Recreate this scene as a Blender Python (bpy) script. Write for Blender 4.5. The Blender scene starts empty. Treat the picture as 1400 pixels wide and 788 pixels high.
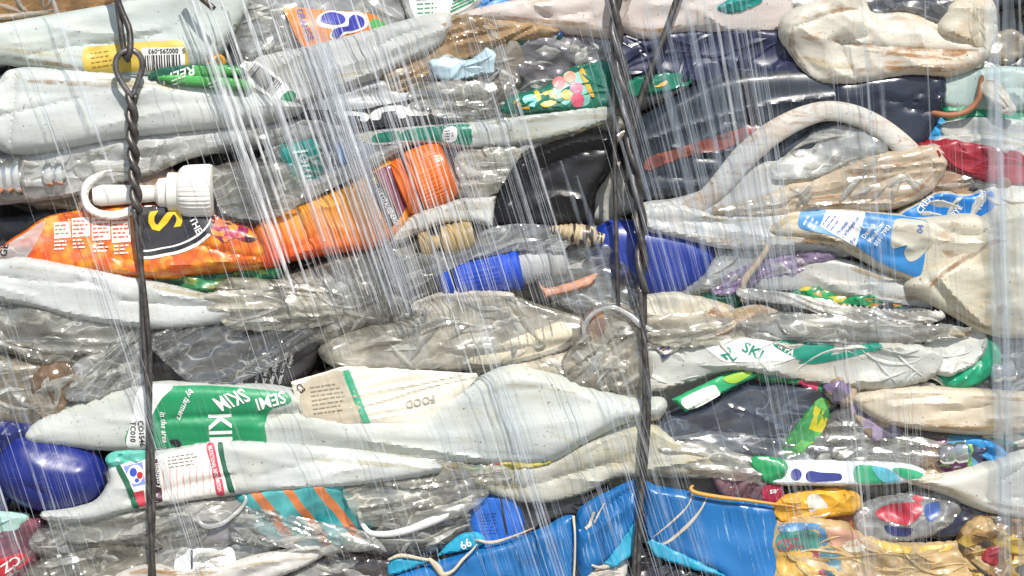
import bpy, math, random
import numpy as np
from mathutils import Vector, geometry
from mathutils.bvhtree import BVHTree

# ---------------------------------------------------------------- camera, sky, sun, exposure
S = 0.0007            # metres of bale face per layout unit
D = 2.2               # camera to bale face
ZC = 0.75             # height of the picture centre above the ground
SUN_EL, SUN_AZ = math.radians(46), math.radians(14)

sc = bpy.context.scene
COL = sc.collection
cam_d = bpy.data.cameras.new("camera")
cam = bpy.data.objects.new("camera", cam_d)
COL.objects.link(cam)
cam.location = (0, -D, ZC)
cam.rotation_euler = (math.pi / 2, 0, 0)
cam_d.sensor_width = 36
cam_d.lens = 36 * D / (1400 * S)
cam_d.clip_end = 200
sc.camera = cam

world = bpy.data.worlds.new("World")
sc.world = world
world.use_nodes = True
wn = world.node_tree
bg = wn.nodes["Background"]
sky = wn.nodes.new("ShaderNodeTexSky")
sky.sky_type = 'NISHITA'
sky.sun_disc = False
sky.sun_elevation = SUN_EL
sky.sun_rotation = math.pi - SUN_AZ
wn.links.new(sky.outputs[0], bg.inputs[0])
bg.inputs[1].default_value = 0.12

sun_d = bpy.data.lights.new("sun", 'SUN')
sun_d.energy = 4.8
sun_d.angle = math.radians(0.5)
sun_d.color = (1, 0.945, 0.865)
sun = bpy.data.objects.new("sun", sun_d)
COL.objects.link(sun)
sdir = Vector((math.sin(SUN_AZ) * math.cos(SUN_EL), -math.cos(SUN_AZ) * math.cos(SUN_EL), math.sin(SUN_EL)))
sun.rotation_euler = sdir.to_track_quat('Z', 'Y').to_euler()
sun.location = (1, -3, 4)

sc.view_settings.view_transform = 'Standard'
sc.view_settings.look = 'None'
sc.view_settings.gamma = 1
sc.view_settings.exposure = 0.12
sc.cycles.max_bounces = 12
sc.cycles.transparent_max_bounces = 20
sc.cycles.transmission_bounces = 4
sc.cycles.diffuse_bounces = 6
sc.cycles.glossy_bounces = 3
sc.cycles.caustics_reflective = False
sc.cycles.caustics_refractive = False
sc.cycles.sample_clamp_indirect = 6
sc.cycles.use_denoising = True

# ---------------------------------------------------------------- node materials
def new_mat(name):
    m = bpy.data.materials.new(name)
    m.use_nodes = True
    nt = m.node_tree
    nt.nodes.clear()
    return m, nt

def N(nt, typ, **kw):
    n = nt.nodes.new(typ)
    for k, v in kw.items():
        if hasattr(n, k) and not k.startswith('i_'):
            setattr(n, k, v)
    return n

def inp(n, **kw):
    for k, v in kw.items():
        n.inputs[k.replace('_', ' ')].default_value = v
    return n

def coords(nt, scale=(1, 1, 1), rot=(0, 0, 0)):
    tc = N(nt, 'ShaderNodeTexCoord')
    oi = N(nt, 'ShaderNodeObjectInfo')
    mp = N(nt, 'ShaderNodeMapping')
    mul = N(nt, 'ShaderNodeMath', operation='MULTIPLY')
    mul.inputs[1].default_value = 37.0
    nt.links.new(oi.outputs['Random'], mul.inputs[0])
    cx = N(nt, 'ShaderNodeCombineXYZ')
    nt.links.new(mul.outputs[0], cx.inputs[0])
    nt.links.new(mul.outputs[0], cx.inputs[2])
    nt.links.new(tc.outputs['Object'], mp.inputs['Vector'])
    nt.links.new(cx.outputs[0], mp.inputs['Location'])
    mp.inputs['Scale'].default_value = scale
    mp.inputs['Rotation'].default_value = rot
    return mp.outputs[0]

def noise(nt, vec, scale, detail=4, rough=.55, dist=0):
    n = N(nt, 'ShaderNodeTexNoise')
    nt.links.new(vec, n.inputs['Vector'])
    n.inputs['Scale'].default_value = scale
    n.inputs['Detail'].default_value = detail
    n.inputs['Roughness'].default_value = rough
    n.inputs['Distortion'].default_value = dist
    return n.outputs['Fac']

def voro(nt, vec, scale, feature='F1', out='Distance'):
    n = N(nt, 'ShaderNodeTexVoronoi')
    n.feature = feature
    nt.links.new(vec, n.inputs['Vector'])
    n.inputs['Scale'].default_value = scale
    return n.outputs[out]

def ramp(nt, fac, a, b, lo=0.0, hi=1.0):
    n = N(nt, 'ShaderNodeMapRange')
    nt.links.new(fac, n.inputs['Value'])
    n.inputs['From Min'].default_value = a
    n.inputs['From Max'].default_value = b
    n.inputs['To Min'].default_value = lo
    n.inputs['To Max'].default_value = hi
    n.clamp = True
    return n.outputs[0]

def mixc(nt, fac, a, b, mode='MIX'):
    n = N(nt, 'ShaderNodeMix')
    n.data_type = 'RGBA'
    n.blend_type = mode
    if isinstance(fac, (int, float)):
        n.inputs[0].default_value = fac
    else:
        nt.links.new(fac, n.inputs[0])
    for i, v in ((6, a), (7, b)):
        if isinstance(v, tuple):
            n.inputs[i].default_value = (*v[:3], 1)
        else:
            nt.links.new(v, n.inputs[i])
    return n.outputs[2]

def math2(nt, op, a, b):
    n = N(nt, 'ShaderNodeMath', operation=op)
    for i, v in enumerate((a, b)):
        if isinstance(v, (int, float)):
            n.inputs[i].default_value = v
        else:
            nt.links.new(v, n.inputs[i])
    return n.outputs[0]

def bump(nt, h, strength, dist=0.001):
    n = N(nt, 'ShaderNodeBump')
    nt.links.new(h, n.inputs['Height'])
    n.inputs['Strength'].default_value = strength
    n.inputs['Distance'].default_value = dist
    return n.outputs[0]

def ridged(nt, vec, scale, detail=2):
    """crease relief: sharp lines where warped noise crosses its middle"""
    return math2(nt, 'ABSOLUTE', math2(nt, 'SUBTRACT', noise(nt, vec, scale, detail, .5, .5), .5), 0)

def finish(nt, shader):
    o = N(nt, 'ShaderNodeOutputMaterial')
    nt.links.new(shader, o.inputs['Surface'])

MC = {}
def cached(f):
    def g(*a, **k):
        key = (f.__name__, a, tuple(sorted(k.items())))
        if key not in MC:
            MC[key] = f(*a, **k)
        return MC[key]
    return g

def principled(nt, col, rough, normal=None, spec=.5, sss=0, metal=0, coat=0):
    p = N(nt, 'ShaderNodeBsdfPrincipled')
    if isinstance(col, tuple):
        p.inputs['Base Color'].default_value = (*col[:3], 1)
    else:
        nt.links.new(col, p.inputs['Base Color'])
    if isinstance(rough, (int, float)):
        p.inputs['Roughness'].default_value = rough
    else:
        nt.links.new(rough, p.inputs['Roughness'])
    if normal is not None:
        nt.links.new(normal, p.inputs['Normal'])
    p.inputs['Specular IOR Level'].default_value = spec
    p.inputs['Metallic'].default_value = metal
    p.inputs['Coat Weight'].default_value = coat
    p.inputs['Coat Roughness'].default_value = .12
    if sss:
        p.inputs['Subsurface Weight'].default_value = sss
        p.inputs['Subsurface Scale'].default_value = .008
        p.inputs['Subsurface Radius'].default_value = (1, .95, .85)
    return p

@cached
def hdpe(col=(.71, .735, .70), stain=.3, scol=(.42, .27, .12), rough=.38, sss=.0, wrinkle=.22, crush=.6):
    """milky bottle plastic with smears, specks and fine relief"""
    m, nt = new_mat('milky_plastic')
    v = coords(nt)
    vs = coords(nt, (1, 1, 3))
    c = mixc(nt, ramp(nt, noise(nt, vs, 12, 3), .35, .68), tuple(x * .84 for x in col), tuple(min(1, x * 1.12) for x in col))
    c = mixc(nt, ramp(nt, noise(nt, v, 7, 2), .5, .8, 0, .25), c, (col[0] * .8, col[1] * .82, col[2] * .7))
    st = ramp(nt, noise(nt, vs, 30, 6, .68, .8), .66 - .2 * stain, .80 - .14 * stain, 0, min(.9, stain * 1.5))
    c = mixc(nt, st, c, scol)
    sm = ramp(nt, noise(nt, vs, 7, 5, .62, 1.2), .46, .74, 0, min(.8, .9 * stain))
    c = mixc(nt, sm, c, (min(.8, scol[0] * 1.4), min(.8, scol[1] * 1.6), scol[2] * 1.8))
    sp = ramp(nt, noise(nt, v, 300, 1), .72, .77, 0, .8)
    c = mixc(nt, sp, c, (.12, .09, .06))
    nrm = bump(nt, math2(nt, 'ADD', math2(nt, 'MULTIPLY', noise(nt, vs, 60, 2), .5), math2(nt, 'MULTIPLY', ridged(nt, vs, 16, 2), crush)), wrinkle, .004)
    p = principled(nt, c, ramp(nt, noise(nt, v, 40, 2), .3, .7, rough - .04, rough + .2), nrm, .38, sss)
    tl = N(nt, 'ShaderNodeBsdfTranslucent')
    nt.links.new(c, tl.inputs[0])
    mx = N(nt, 'ShaderNodeMixShader')
    mx.inputs[0].default_value = .32
    nt.links.new(p.outputs[0], mx.inputs[1])
    nt.links.new(tl.outputs[0], mx.inputs[2])
    finish(nt, mx.outputs[0])
    return m

@cached
def plastic(col=(.5, .1, .1), rough=.3, dirt=.2, coat=.0, var=.12, wrinkle=.2, dcol=(.25, .2, .15), spec=.5, crush=.7):
    """opaque coloured plastic or printed film"""
    m, nt = new_mat('coloured_plastic')
    v = coords(nt)
    c = mixc(nt, ramp(nt, noise(nt, v, 22, 4), .3, .7), tuple(x * (1 - var) for x in col), tuple(min(1, x * (1 + var)) for x in col))
    d = ramp(nt, noise(nt, v, 45, 6, .68, .6), .74 - .2 * dirt, .9, 0, min(1, dirt * 2))
    c = mixc(nt, d, c, dcol)
    scr = ramp(nt, noise(nt, coords(nt, (1, 1, 14), (0, .9, 0)), 70, 3), .66, .74, 0, .25)
    c = mixc(nt, scr, c, tuple(min(1, x * .7 + .25) for x in col))
    h = math2(nt, 'ADD', math2(nt, 'MULTIPLY', noise(nt, v, 70, 2), .4), math2(nt, 'MULTIPLY', ridged(nt, v, 26, 2), crush))
    p = principled(nt, c, ramp(nt, noise(nt, v, 50, 3), .3, .7, max(.05, rough - .1), rough + .12), bump(nt, h, wrinkle, .0035), spec, 0, 0, coat)
    finish(nt, p.outputs[0])
    return m

@cached
def clear(tint=(.86, .9, .92), haze=.12, rough=.1, crinkle=.6, hcol=(.8, .84, .86), cell=130.0, gloss=1.0):
    """thin clear plastic: see-through, glossy by angle, frosted where it has been creased"""
    m, nt = new_mat('clear_plastic')
    sat = max(tint) - min(tint)
    if sat < .12:      # undyed plastic has gone slightly yellow
        tint = (tint[0], tint[1] * .995, tint[2] * .975)
        hcol = (min(1, hcol[0] * 1.05), hcol[1] * 1.02, hcol[2] * .96)
    v = coords(nt)
    vs = coords(nt, (1, 1, 2.0))
    nz = noise(nt, vs, 22, 3, .6)
    rd = math2(nt, 'ABSOLUTE', math2(nt, 'SUBTRACT', noise(nt, vs, cell * .22, 1.5, .5, .6), .5), 0)
    line = math2(nt, 'MULTIPLY', ramp(nt, rd, 0, .03, 1, 0), ramp(nt, nz, .42, .58))
    nrm = bump(nt, noise(nt, vs, 34, 1), crinkle * .6, .0024)
    tr = N(nt, 'ShaderNodeBsdfTransparent')
    tt = tuple(x ** .5 for x in tint)
    tr.inputs[0].default_value = (*tt, 1)
    hcol = tuple(min(.95, q * 1.08) for q in hcol)
    hc = mixc(nt, ramp(nt, nz, .3, .42, .3, 0), hcol, (hcol[0] * .8, hcol[1] * .72, hcol[2] * .58))
    dd = N(nt, 'ShaderNodeBsdfDiffuse')
    tl = N(nt, 'ShaderNodeBsdfTranslucent')
    df = N(nt, 'ShaderNodeMixShader')
    df.inputs[0].default_value = .4
    nt.links.new(hc, dd.inputs[0]); nt.links.new(hc, tl.inputs[0])
    nt.links.new(dd.outputs[0], df.inputs[1]); nt.links.new(tl.outputs[0], df.inputs[2])
    gl = N(nt, 'ShaderNodeBsdfGlossy')
    inp(gl, Roughness=rough + .1)
    nt.links.new(nrm, gl.inputs['Normal'])
    fr = N(nt, 'ShaderNodeFresnel')
    fr.inputs[0].default_value = 1.55
    nt.links.new(nrm, fr.inputs['Normal'])
    m1 = N(nt, 'ShaderNodeMixShader')
    hz = ramp(nt, nz, .36, .66, haze * .6 + .04, min(.92, haze * 2 + .08))
    hz = math2(nt, 'MINIMUM', math2(nt, 'ADD', hz, math2(nt, 'MULTIPLY', line, .5)), .95)
    nt.links.new(hz, m1.inputs[0])
    nt.links.new(tr.outputs[0], m1.inputs[1])
    nt.links.new(df.outputs[0], m1.inputs[2])
    m2 = N(nt, 'ShaderNodeMixShader')
    nt.links.new(math2(nt, 'MINIMUM', math2(nt, 'MULTIPLY', fr.outputs[0], 1.7 * gloss), .9), m2.inputs[0])
    nt.links.new(m1.outputs[0], m2.inputs[1])
    nt.links.new(gl.outputs[0], m2.inputs[2])
    finish(nt, m2.outputs[0])
    return m

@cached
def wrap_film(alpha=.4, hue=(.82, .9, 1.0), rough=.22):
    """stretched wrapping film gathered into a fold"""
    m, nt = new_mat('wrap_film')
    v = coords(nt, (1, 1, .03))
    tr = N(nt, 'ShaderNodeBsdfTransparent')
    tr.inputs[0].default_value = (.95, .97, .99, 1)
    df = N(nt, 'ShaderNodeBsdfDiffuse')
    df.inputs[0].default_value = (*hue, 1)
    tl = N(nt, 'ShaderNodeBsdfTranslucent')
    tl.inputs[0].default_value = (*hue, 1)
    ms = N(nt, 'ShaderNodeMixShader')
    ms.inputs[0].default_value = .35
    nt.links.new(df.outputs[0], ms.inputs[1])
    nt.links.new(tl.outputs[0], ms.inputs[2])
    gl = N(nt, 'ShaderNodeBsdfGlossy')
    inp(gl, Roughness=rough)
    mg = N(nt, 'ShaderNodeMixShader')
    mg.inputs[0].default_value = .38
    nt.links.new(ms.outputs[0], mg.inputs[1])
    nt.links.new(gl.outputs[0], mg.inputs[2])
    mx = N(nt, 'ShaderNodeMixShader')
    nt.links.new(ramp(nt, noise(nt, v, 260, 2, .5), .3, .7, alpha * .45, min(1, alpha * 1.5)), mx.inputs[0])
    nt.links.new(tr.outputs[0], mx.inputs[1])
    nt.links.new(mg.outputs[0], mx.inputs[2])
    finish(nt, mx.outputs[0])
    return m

@cached
def steel(col=(.085, .08, .078), rust=.25):
    m, nt = new_mat('wire_steel')
    v = coords(nt)
    c = mixc(nt, ramp(nt, noise(nt, v, 120, 5), .35, .7), tuple(x * .6 for x in col), tuple(x * 1.7 for x in col))
    c = mixc(nt, ramp(nt, noise(nt, v, 60, 6, .7), .62, .8, 0, rust), c, (.22, .09, .035))
    nrm = bump(nt, noise(nt, v, 500, 3), .3, .0004)
    p = principled(nt, c, ramp(nt, noise(nt, v, 90, 3), .3, .7, .32, .55), nrm, .5, 0, .65)
    finish(nt, p.outputs[0])
    return m

@cached
def multi(cols=((.6, .4, .1), (.3, .1, .1)), scale=40.0, stretch=(1, 1, 2), rough=.35, edge=.5, wrinkle=.4, coat=0.0):
    """print or mixed scrap in several colours: warped cells each take one colour"""
    m, nt = new_mat('mixed_print')
    v = coords(nt, stretch)
    n = N(nt, 'ShaderNodeTexNoise')
    nt.links.new(v, n.inputs['Vector'])
    n.inputs['Scale'].default_value = scale * .8
    n.inputs['Detail'].default_value = 3
    add = N(nt, 'ShaderNodeVectorMath', operation='MULTIPLY_ADD')
    nt.links.new(n.outputs['Color'], add.inputs[0])
    add.inputs[1].default_value = (edge / scale,) * 3
    nt.links.new(v, add.inputs[2])
    vo = N(nt, 'ShaderNodeTexVoronoi')
    nt.links.new(add.outputs[0], vo.inputs['Vector'])
    vo.inputs['Scale'].default_value = scale
    sx = N(nt, 'ShaderNodeSeparateColor')
    nt.links.new(vo.outputs['Color'], sx.inputs[0])
    cr = N(nt, 'ShaderNodeValToRGB')
    cr.color_ramp.interpolation = 'CONSTANT'
    el = cr.color_ramp.elements
    while len(el) < len(cols):
        el.new(0.5)
    for i, c in enumerate(cols):
        el[i].position = i / len(cols)
        el[i].color = (*c, 1)
    nt.links.new(sx.outputs[0], cr.inputs[0])
    c = mixc(nt, ramp(nt, noise(nt, v, scale * 3, 4), .3, .7, 0, .35), cr.outputs[0], (.3, .24, .18), 'MULTIPLY')
    nrm = bump(nt, ridged(nt, coords(nt), 34, 3), wrinkle, .005)
    p = principled(nt, c, rough, nrm, .5, 0, 0, coat)
    finish(nt, p.outputs[0])
    return m

@cached
def grime(col=(.34, .16, .06), amount=.7, scale=60.0):
    """dried brown dirt caught in a crease: patchy, see-through where it thins out"""
    m, nt = new_mat('dried_dirt')
    v = coords(nt)
    tr = N(nt, 'ShaderNodeBsdfTransparent')
    df = N(nt, 'ShaderNodeBsdfDiffuse')
    df.inputs[0].default_value = (*col, 1)
    mx = N(nt, 'ShaderNodeMixShader')
    nt.links.new(ramp(nt, noise(nt, v, scale, 4, .65), .38, .68, 0, amount), mx.inputs[0])
    nt.links.new(tr.outputs[0], mx.inputs[1])
    nt.links.new(df.outputs[0], mx.inputs[2])
    finish(nt, mx.outputs[0])
    return m

# ---------------------------------------------------------------- numeric helpers
def _h(ix, iy, seed):
    x = np.sin(ix * 127.1 + iy * 311.7 + seed * 74.7) * 43758.5453
    return x - np.floor(x)

def perlin(x, y, seed=0):
    x0, y0 = np.floor(x), np.floor(y)
    fx, fy = x - x0, y - y0
    u, v = fx * fx * fx * (fx * (fx * 6 - 15) + 10), fy * fy * fy * (fy * (fy * 6 - 15) + 10)
    def gr(i, j):
        a = _h(x0 + i, y0 + j, seed) * 2 * math.pi
        return np.cos(a) * (fx - i) + np.sin(a) * (fy - j)
    return (gr(0, 0) * (1 - u) + gr(1, 0) * u) * (1 - v) + (gr(0, 1) * (1 - u) + gr(1, 1) * u) * v

def facet(x, y, seed=0):
    """creased surface made of tilted planes, about -1..1"""
    cx, cy = np.floor(x), np.floor(y)
    best = np.full_like(x, -1e9)
    for i in (-2, -1, 0, 1, 2):
        for j in (-2, -1, 0, 1, 2):
            sx, sy = cx + i + _h(cx + i, cy + j, seed), cy + j + _h(cx + i, cy + j, seed + 5)
            ga = _h(cx + i, cy + j, seed + 9) * 2 * math.pi
            gm = .3 + .9 * _h(cx + i, cy + j, seed + 13)
            dx, dy = x - sx, y - sy
            h = (_h(cx + i, cy + j, seed + 17) - .5) * .8 + gm * (np.cos(ga) * dx + np.sin(ga) * dy) - .42 * (dx * dx + dy * dy)
            best = np.maximum(best, h)
    return .35 - best * 1.5

def crumple(P, spec, seed):
    """sum of relief layers; spec entries: (kind, amplitude, size, angle degrees, stretch)"""
    out = np.zeros(len(P))
    for k, s in enumerate(spec):
        kind, amp, size = s[:3]
        ang = math.radians(s[3]) if len(s) > 3 else 0
        stv = s[4] if len(s) > 4 else 1.8
        u = (P[:, 0] * math.cos(ang) - P[:, 1] * math.sin(ang)) / (size * stv)
        v = (P[:, 0] * math.sin(ang) + P[:, 1] * math.cos(ang)) / size
        sd = seed * 3.1 + k * 7.7
        wx, wy = perlin(u * .6 + 9, v * .6, sd + 1), perlin(u * .6, v * .6 + 5, sd + 2)
        if kind == 'f':
            out += amp * facet(u + .5 * wx, v + .5 * wy, sd)
        elif kind == 'n':
            out += amp * 1.6 * perlin(u, v, sd)
        elif kind == 'r':
            out += amp * (1 - 2.6 * np.abs(perlin(u + .4 * wx, v + .4 * wy, sd)))
        elif kind == 'w':     # long folds running along the angle
            c = v + 1.1 * wx + .5 * wy
            t = np.abs((c % 1) * 2 - 1)
            out += amp * (t ** 1.5 - .4) * (.5 + np.clip(perlin(u * .8, v * .4, sd + 4) * 1.6 + .4, 0, 1))
    return out

def seg_dist(P, A, B):
    """distance of every point to the nearest of the segments A-B"""
    best = np.full(len(P), 1e18)
    for a, b in zip(A, B):
        ab = b - a
        t = np.clip(((P - a) @ ab) / max(1e-9, ab @ ab), 0, 1)
        dd = P - a - t[:, None] * ab
        best = np.minimum(best, (dd * dd).sum(1))
    return np.sqrt(best)

def inside(P, poly):
    x, y = P[:, 0], P[:, 1]
    res = np.zeros(len(P), bool)
    A, B = poly, np.roll(poly, -1, 0)
    for (x1, y1), (x2, y2) in zip(A, B):
        if y1 == y2:
            continue
        c = ((y1 > y) != (y2 > y)) & (x < (x2 - x1) * (y - y1) / (y2 - y1) + x1)
        res ^= c
    return res

def curve(pts, step, closed=True):
    """Catmull-Rom through the points; a third element of 1 makes a sharp corner"""
    p = np.array([q[:2] for q in pts], float)
    sharp = [len(q) > 2 and q[2] == 1 for q in pts]
    n = len(p)
    out = []
    for i in range(n if closed else n - 1):
        a, b = p[i], p[(i + 1) % n]
        pa = p[i - 1] if (closed or i > 0) else a
        pb = p[(i + 2) % n] if (closed or i + 2 < n) else b
        ta = (b - a) if sharp[i] else (b - pa) * .5
        tb = (b - a) if sharp[(i + 1) % n] else (pb - a) * .5
        L = np.linalg.norm(b - a)
        ta *= min(1, 1.2 * L / max(1e-6, np.linalg.norm(ta)))
        tb *= min(1, 1.2 * L / max(1e-6, np.linalg.norm(tb)))
        k = max(1, int(round(L / step)))
        for j in range(k):
            t = j / k
            out.append((2 * t**3 - 3 * t**2 + 1) * a + (t**3 - 2 * t**2 + t) * ta + (-2 * t**3 + 3 * t**2) * b + (t**3 - t**2) * tb)
    if not closed:
        out.append(p[-1])
    return np.array(out)

def triangulate(outline, g, rnd):
    lo, hi = outline.min(0), outline.max(0)
    xs = np.arange(lo[0], hi[0] + g, g)
    ys = np.arange(lo[1], hi[1] + g, g * .87)
    X, Y = np.meshgrid(xs, ys)
    X = X + (np.arange(len(ys)) % 2)[:, None] * g * .5
    P = np.stack([X.ravel(), Y.ravel()], 1)
    P += rnd.uniform(-.22 * g, .22 * g, P.shape)
    P = P[inside(P, outline)]
    if len(P):
        P = P[seg_dist(P, outline, np.roll(outline, -1, 0)) > .45 * g]
    V = np.vstack([outline, P])
    nb = len(outline)
    r = geometry.delaunay_2d_cdt([Vector(q) for q in V], [], [list(range(nb))], 1, 1e-4)
    V2 = np.array([tuple(q) for q in r[0]])
    F = np.array([f for f in r[2] if len(f) == 3], int)
    return V2, F

# ---------------------------------------------------------------- object helpers
def make_mesh(name, V, F, mat, loc=(0, 0, 0), parent=None, smooth=True):
    me = bpy.data.meshes.new(name)
    V = np.asarray(V, float) - np.asarray(loc, float)
    if isinstance(F, np.ndarray):
        n, k = F.shape
        me.vertices.add(len(V)); me.vertices.foreach_set('co', V.ravel())
        me.loops.add(n * k); me.loops.foreach_set('vertex_index', F.ravel().astype(np.int32))
        me.polygons.add(n); me.polygons.foreach_set('loop_start', np.arange(0, n * k, k, dtype=np.int32))
        me.update(calc_edges=True); me.validate()
    else:
        me.from_pydata([tuple(v) for v in V], [], F)
        me.update()
    if smooth:
        me.polygons.foreach_set('use_smooth', np.ones(len(me.polygons), bool))
    if mat:
        me.materials.append(mat)
    o = bpy.data.objects.new(name, me)
    COL.objects.link(o)
    if parent is not None:
        o.parent = parent
        o.location = Vector(loc) - WLOC[parent.name]
    else:
        o.location = loc
    WLOC[o.name] = Vector(loc)
    return o

WLOC = {}

def tag(o, label, cat, group=None, kind=None):
    o['label'] = label
    o['category'] = cat
    if group:
        o['group'] = group
    if kind:
        o['kind'] = kind
    return o

def to_world(P, d, y):
    """layout points P, relief d towards the viewer, base depth y (all in layout units)"""
    k = (D + y * S) / D
    return np.stack([(P[:, 0] - 700) * S * k, y * S - d * S, ZC + (394 - P[:, 1]) * S * k], 1)

class Body:
    pass

SEED = [1]
JAGGED = []
def pillow(name, outline, y, th, mat, cr=(), creases=(), w=None, g=4.0, parent=None, back=.7, sheet=False, jag=None, sharp=.5, tilt=(0, 0), grow=0.0, buckle=0):
    """a crushed hollow body: closed skin over the outline, front bulging th towards the viewer"""
    SEED[0] += 1
    seed = SEED[0]
    rnd = np.random.default_rng(seed)
    O = curve(outline, g)
    if jag is None:
        jag = 1.6 if cr in JAGGED else .35
    if jag:
        O = O + np.stack([perlin(O[:, 0] / 9, O[:, 1] / 9, seed), perlin(O[:, 0] / 9 + 7, O[:, 1] / 9, seed)], 1) * jag * 2
    if grow:
        A = np.roll(O, 1, 0) - np.roll(O, -1, 0)
        Nn = np.stack([-A[:, 1], A[:, 0]], 1) / (np.linalg.norm(A, axis=1)[:, None] + 1e-9)
        sgn = 1 if inside(O[:1] + Nn[:1] * 1.5, O)[0] else -1
        O = O - Nn * sgn * grow
    V, F = triangulate(O, g, rnd)
    de = seg_dist(V, O, np.roll(O, -1, 0))
    if w is None:
        w = max(5.0, de.max() * .36)
    q = np.clip(de / w, 0, 1)
    h = th * (1 - (1 - q) ** 2) ** sharp
    c0 = V - V.mean(0)
    ev, ew = np.linalg.eigh(c0.T @ c0)
    ax = ew[:, 1] * (1 if ew[0, 1] >= 0 else -1)
    pang = math.degrees(math.atan2(-ax[1], ax[0])) if ev[1] > 3 * ev[0] else 0
    rel = crumple(V, [(*s[:3], (s[3] if len(s) > 3 else 0) + pang, *s[4:]) for s in cr], seed) if len(cr) else np.zeros(len(V))
    rel = rel - np.median(rel)
    if buckle:
        # random dents and ridges such as a bottle wall takes when it is pressed flat
        rb = random.Random(seed)
        Lx = 2 * math.sqrt(3 * ev[1] / len(V)) / 2
        Ly = 2 * math.sqrt(3 * ev[0] / len(V)) / 2
        perp = np.array([-ax[1], ax[0]])
        cen = V.mean(0)
        creases = list(creases)
        for _ in range(buckle):
            p0 = cen + ax * rb.uniform(-.9, .5) * Lx + perp * rb.uniform(-.6, .6) * Ly
            d = ax * rb.uniform(.25, .8) * Lx + perp * rb.uniform(-.7, .7) * Ly
            mid = p0 + d * .5 + perp * rb.uniform(-.15, .15) * Ly
            creases.append(([tuple(p0), tuple(mid), tuple(p0 + d)], rb.choice((-1, 1)) * rb.uniform(2.5, 6), rb.uniform(2.5, 7)))
    for line, depth, width in creases:
        L = np.array(line, float)
        L = curve(line, 6, False) if len(L) > 2 else L
        dd = seg_dist(V, L[:-1], L[1:])
        rel = rel + depth * np.exp(-np.sqrt((dd / width) ** 2 + .04) * 1.2)
    fade = np.clip(de / (w * .45 + 2), 0, 1)
    plane = (V[:, 0] - V[:, 0].mean()) * tilt[0] + (V[:, 1] - V[:, 1].mean()) * tilt[1]
    edge_b = de < 1e-3
    if sheet:
        fr, bk = rel + plane + h, rel + plane - h
        fr[edge_b] = (rel + plane)[edge_b]
    else:
        fr, bk = h + rel * fade + plane, -back * h + plane + rel * fade * .2
        fr[edge_b] = plane[edge_b]
    ids = np.arange(len(V))
    nf = len(V)
    bid = ids.copy()
    inn = ~edge_b
    bid[inn] = nf + np.arange(inn.sum())
    Wf = to_world(V, fr, y)
    Wb = to_world(V[inn], bk[inn], y)
    W = np.vstack([Wf, Wb])
    a = V[F]
    area = (a[:, 1, 0] - a[:, 0, 0]) * (a[:, 2, 1] - a[:, 0, 1]) - (a[:, 2, 0] - a[:, 0, 0]) * (a[:, 1, 1] - a[:, 0, 1])
    F = np.where((area > 0)[:, None], F[:, ::-1], F)       # face the viewer
    FF = np.vstack([F, bid[F][:, ::-1]])
    loc = (W[:, 0].mean(), y * S, W[:, 2].min())
    o = make_mesh(name, W, FF, mat, loc, parent)
    o.data.set_sharp_from_angle(angle=math.radians(30))
    b = Body()
    b.o, b.y = o, y
    b.bvh = BVHTree.FromPolygons([tuple(p) for p in Wf], [tuple(f) for f in F.tolist()])
    return b

def project(b, P, off):
    """lay layout points on the front of a body, off units proud of it"""
    k = (D + b.y * S) / D
    out = np.zeros((len(P), 3))
    last = b.y * S
    ys = []
    for i, (px, py) in enumerate(P):
        X, Z = (px - 700) * S * k, ZC + (394 - py) * S * k
        hit = b.bvh.ray_cast(Vector((X, -1, Z)), Vector((0, 1, 0)))
        if hit[0] is not None:
            last = hit[0].y
        out[i] = (X, last - off * S, Z)
    return out

def decal(b, name, outline, mat, off=.8, g=4.0, smooth=True, parent=None, label=None):
    SEED[0] += 1
    O = curve(outline if smooth else [(*p[:2], 1) for p in outline], g)
    V, F = triangulate(O, g, np.random.default_rng(SEED[0]))
    a = V[F]
    area = (a[:, 1, 0] - a[:, 0, 0]) * (a[:, 2, 1] - a[:, 0, 1]) - (a[:, 2, 0] - a[:, 0, 0]) * (a[:, 1, 1] - a[:, 0, 1])
    F = np.where((area > 0)[:, None], F[:, ::-1], F)
    W = project(b, V, off)
    loc = (W[:, 0].mean(), W[:, 1].mean(), W[:, 2].min())
    o = make_mesh(name, W, F, mat, loc, parent or b.o)
    if label:
        o['label'] = label
    return o

def stain(b, line, width, mat=None, off=.7):
    """a band of dried dirt lying along a crease"""
    L = curve(line, 5, False)
    T = np.gradient(L, axis=0)
    T /= np.linalg.norm(T, axis=1)[:, None] + 1e-9
    Nn = np.stack([-T[:, 1], T[:, 0]], 1)
    t = np.linspace(0, 1, len(L))
    SEED[0] += 1
    w = width * (.25 + np.sin(np.pi * t)) * (.7 + .8 * np.abs(perlin(t * 7, t * 0 + SEED[0], 3)))
    P = np.empty((len(L) * 3, 2))
    P[0::3], P[1::3], P[2::3] = L - Nn * w[:, None], L, L + Nn * w[:, None]
    F = np.array([(3 * i + j, 3 * i + j + 1, 3 * i + j + 4, 3 * i + j + 3) for i in range(len(L) - 1) for j in (0, 1)], int)
    W = project(b, P, off)
    return make_mesh('stain', W, F, mat or grime(), tuple(W.mean(0)), b.o)

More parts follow.
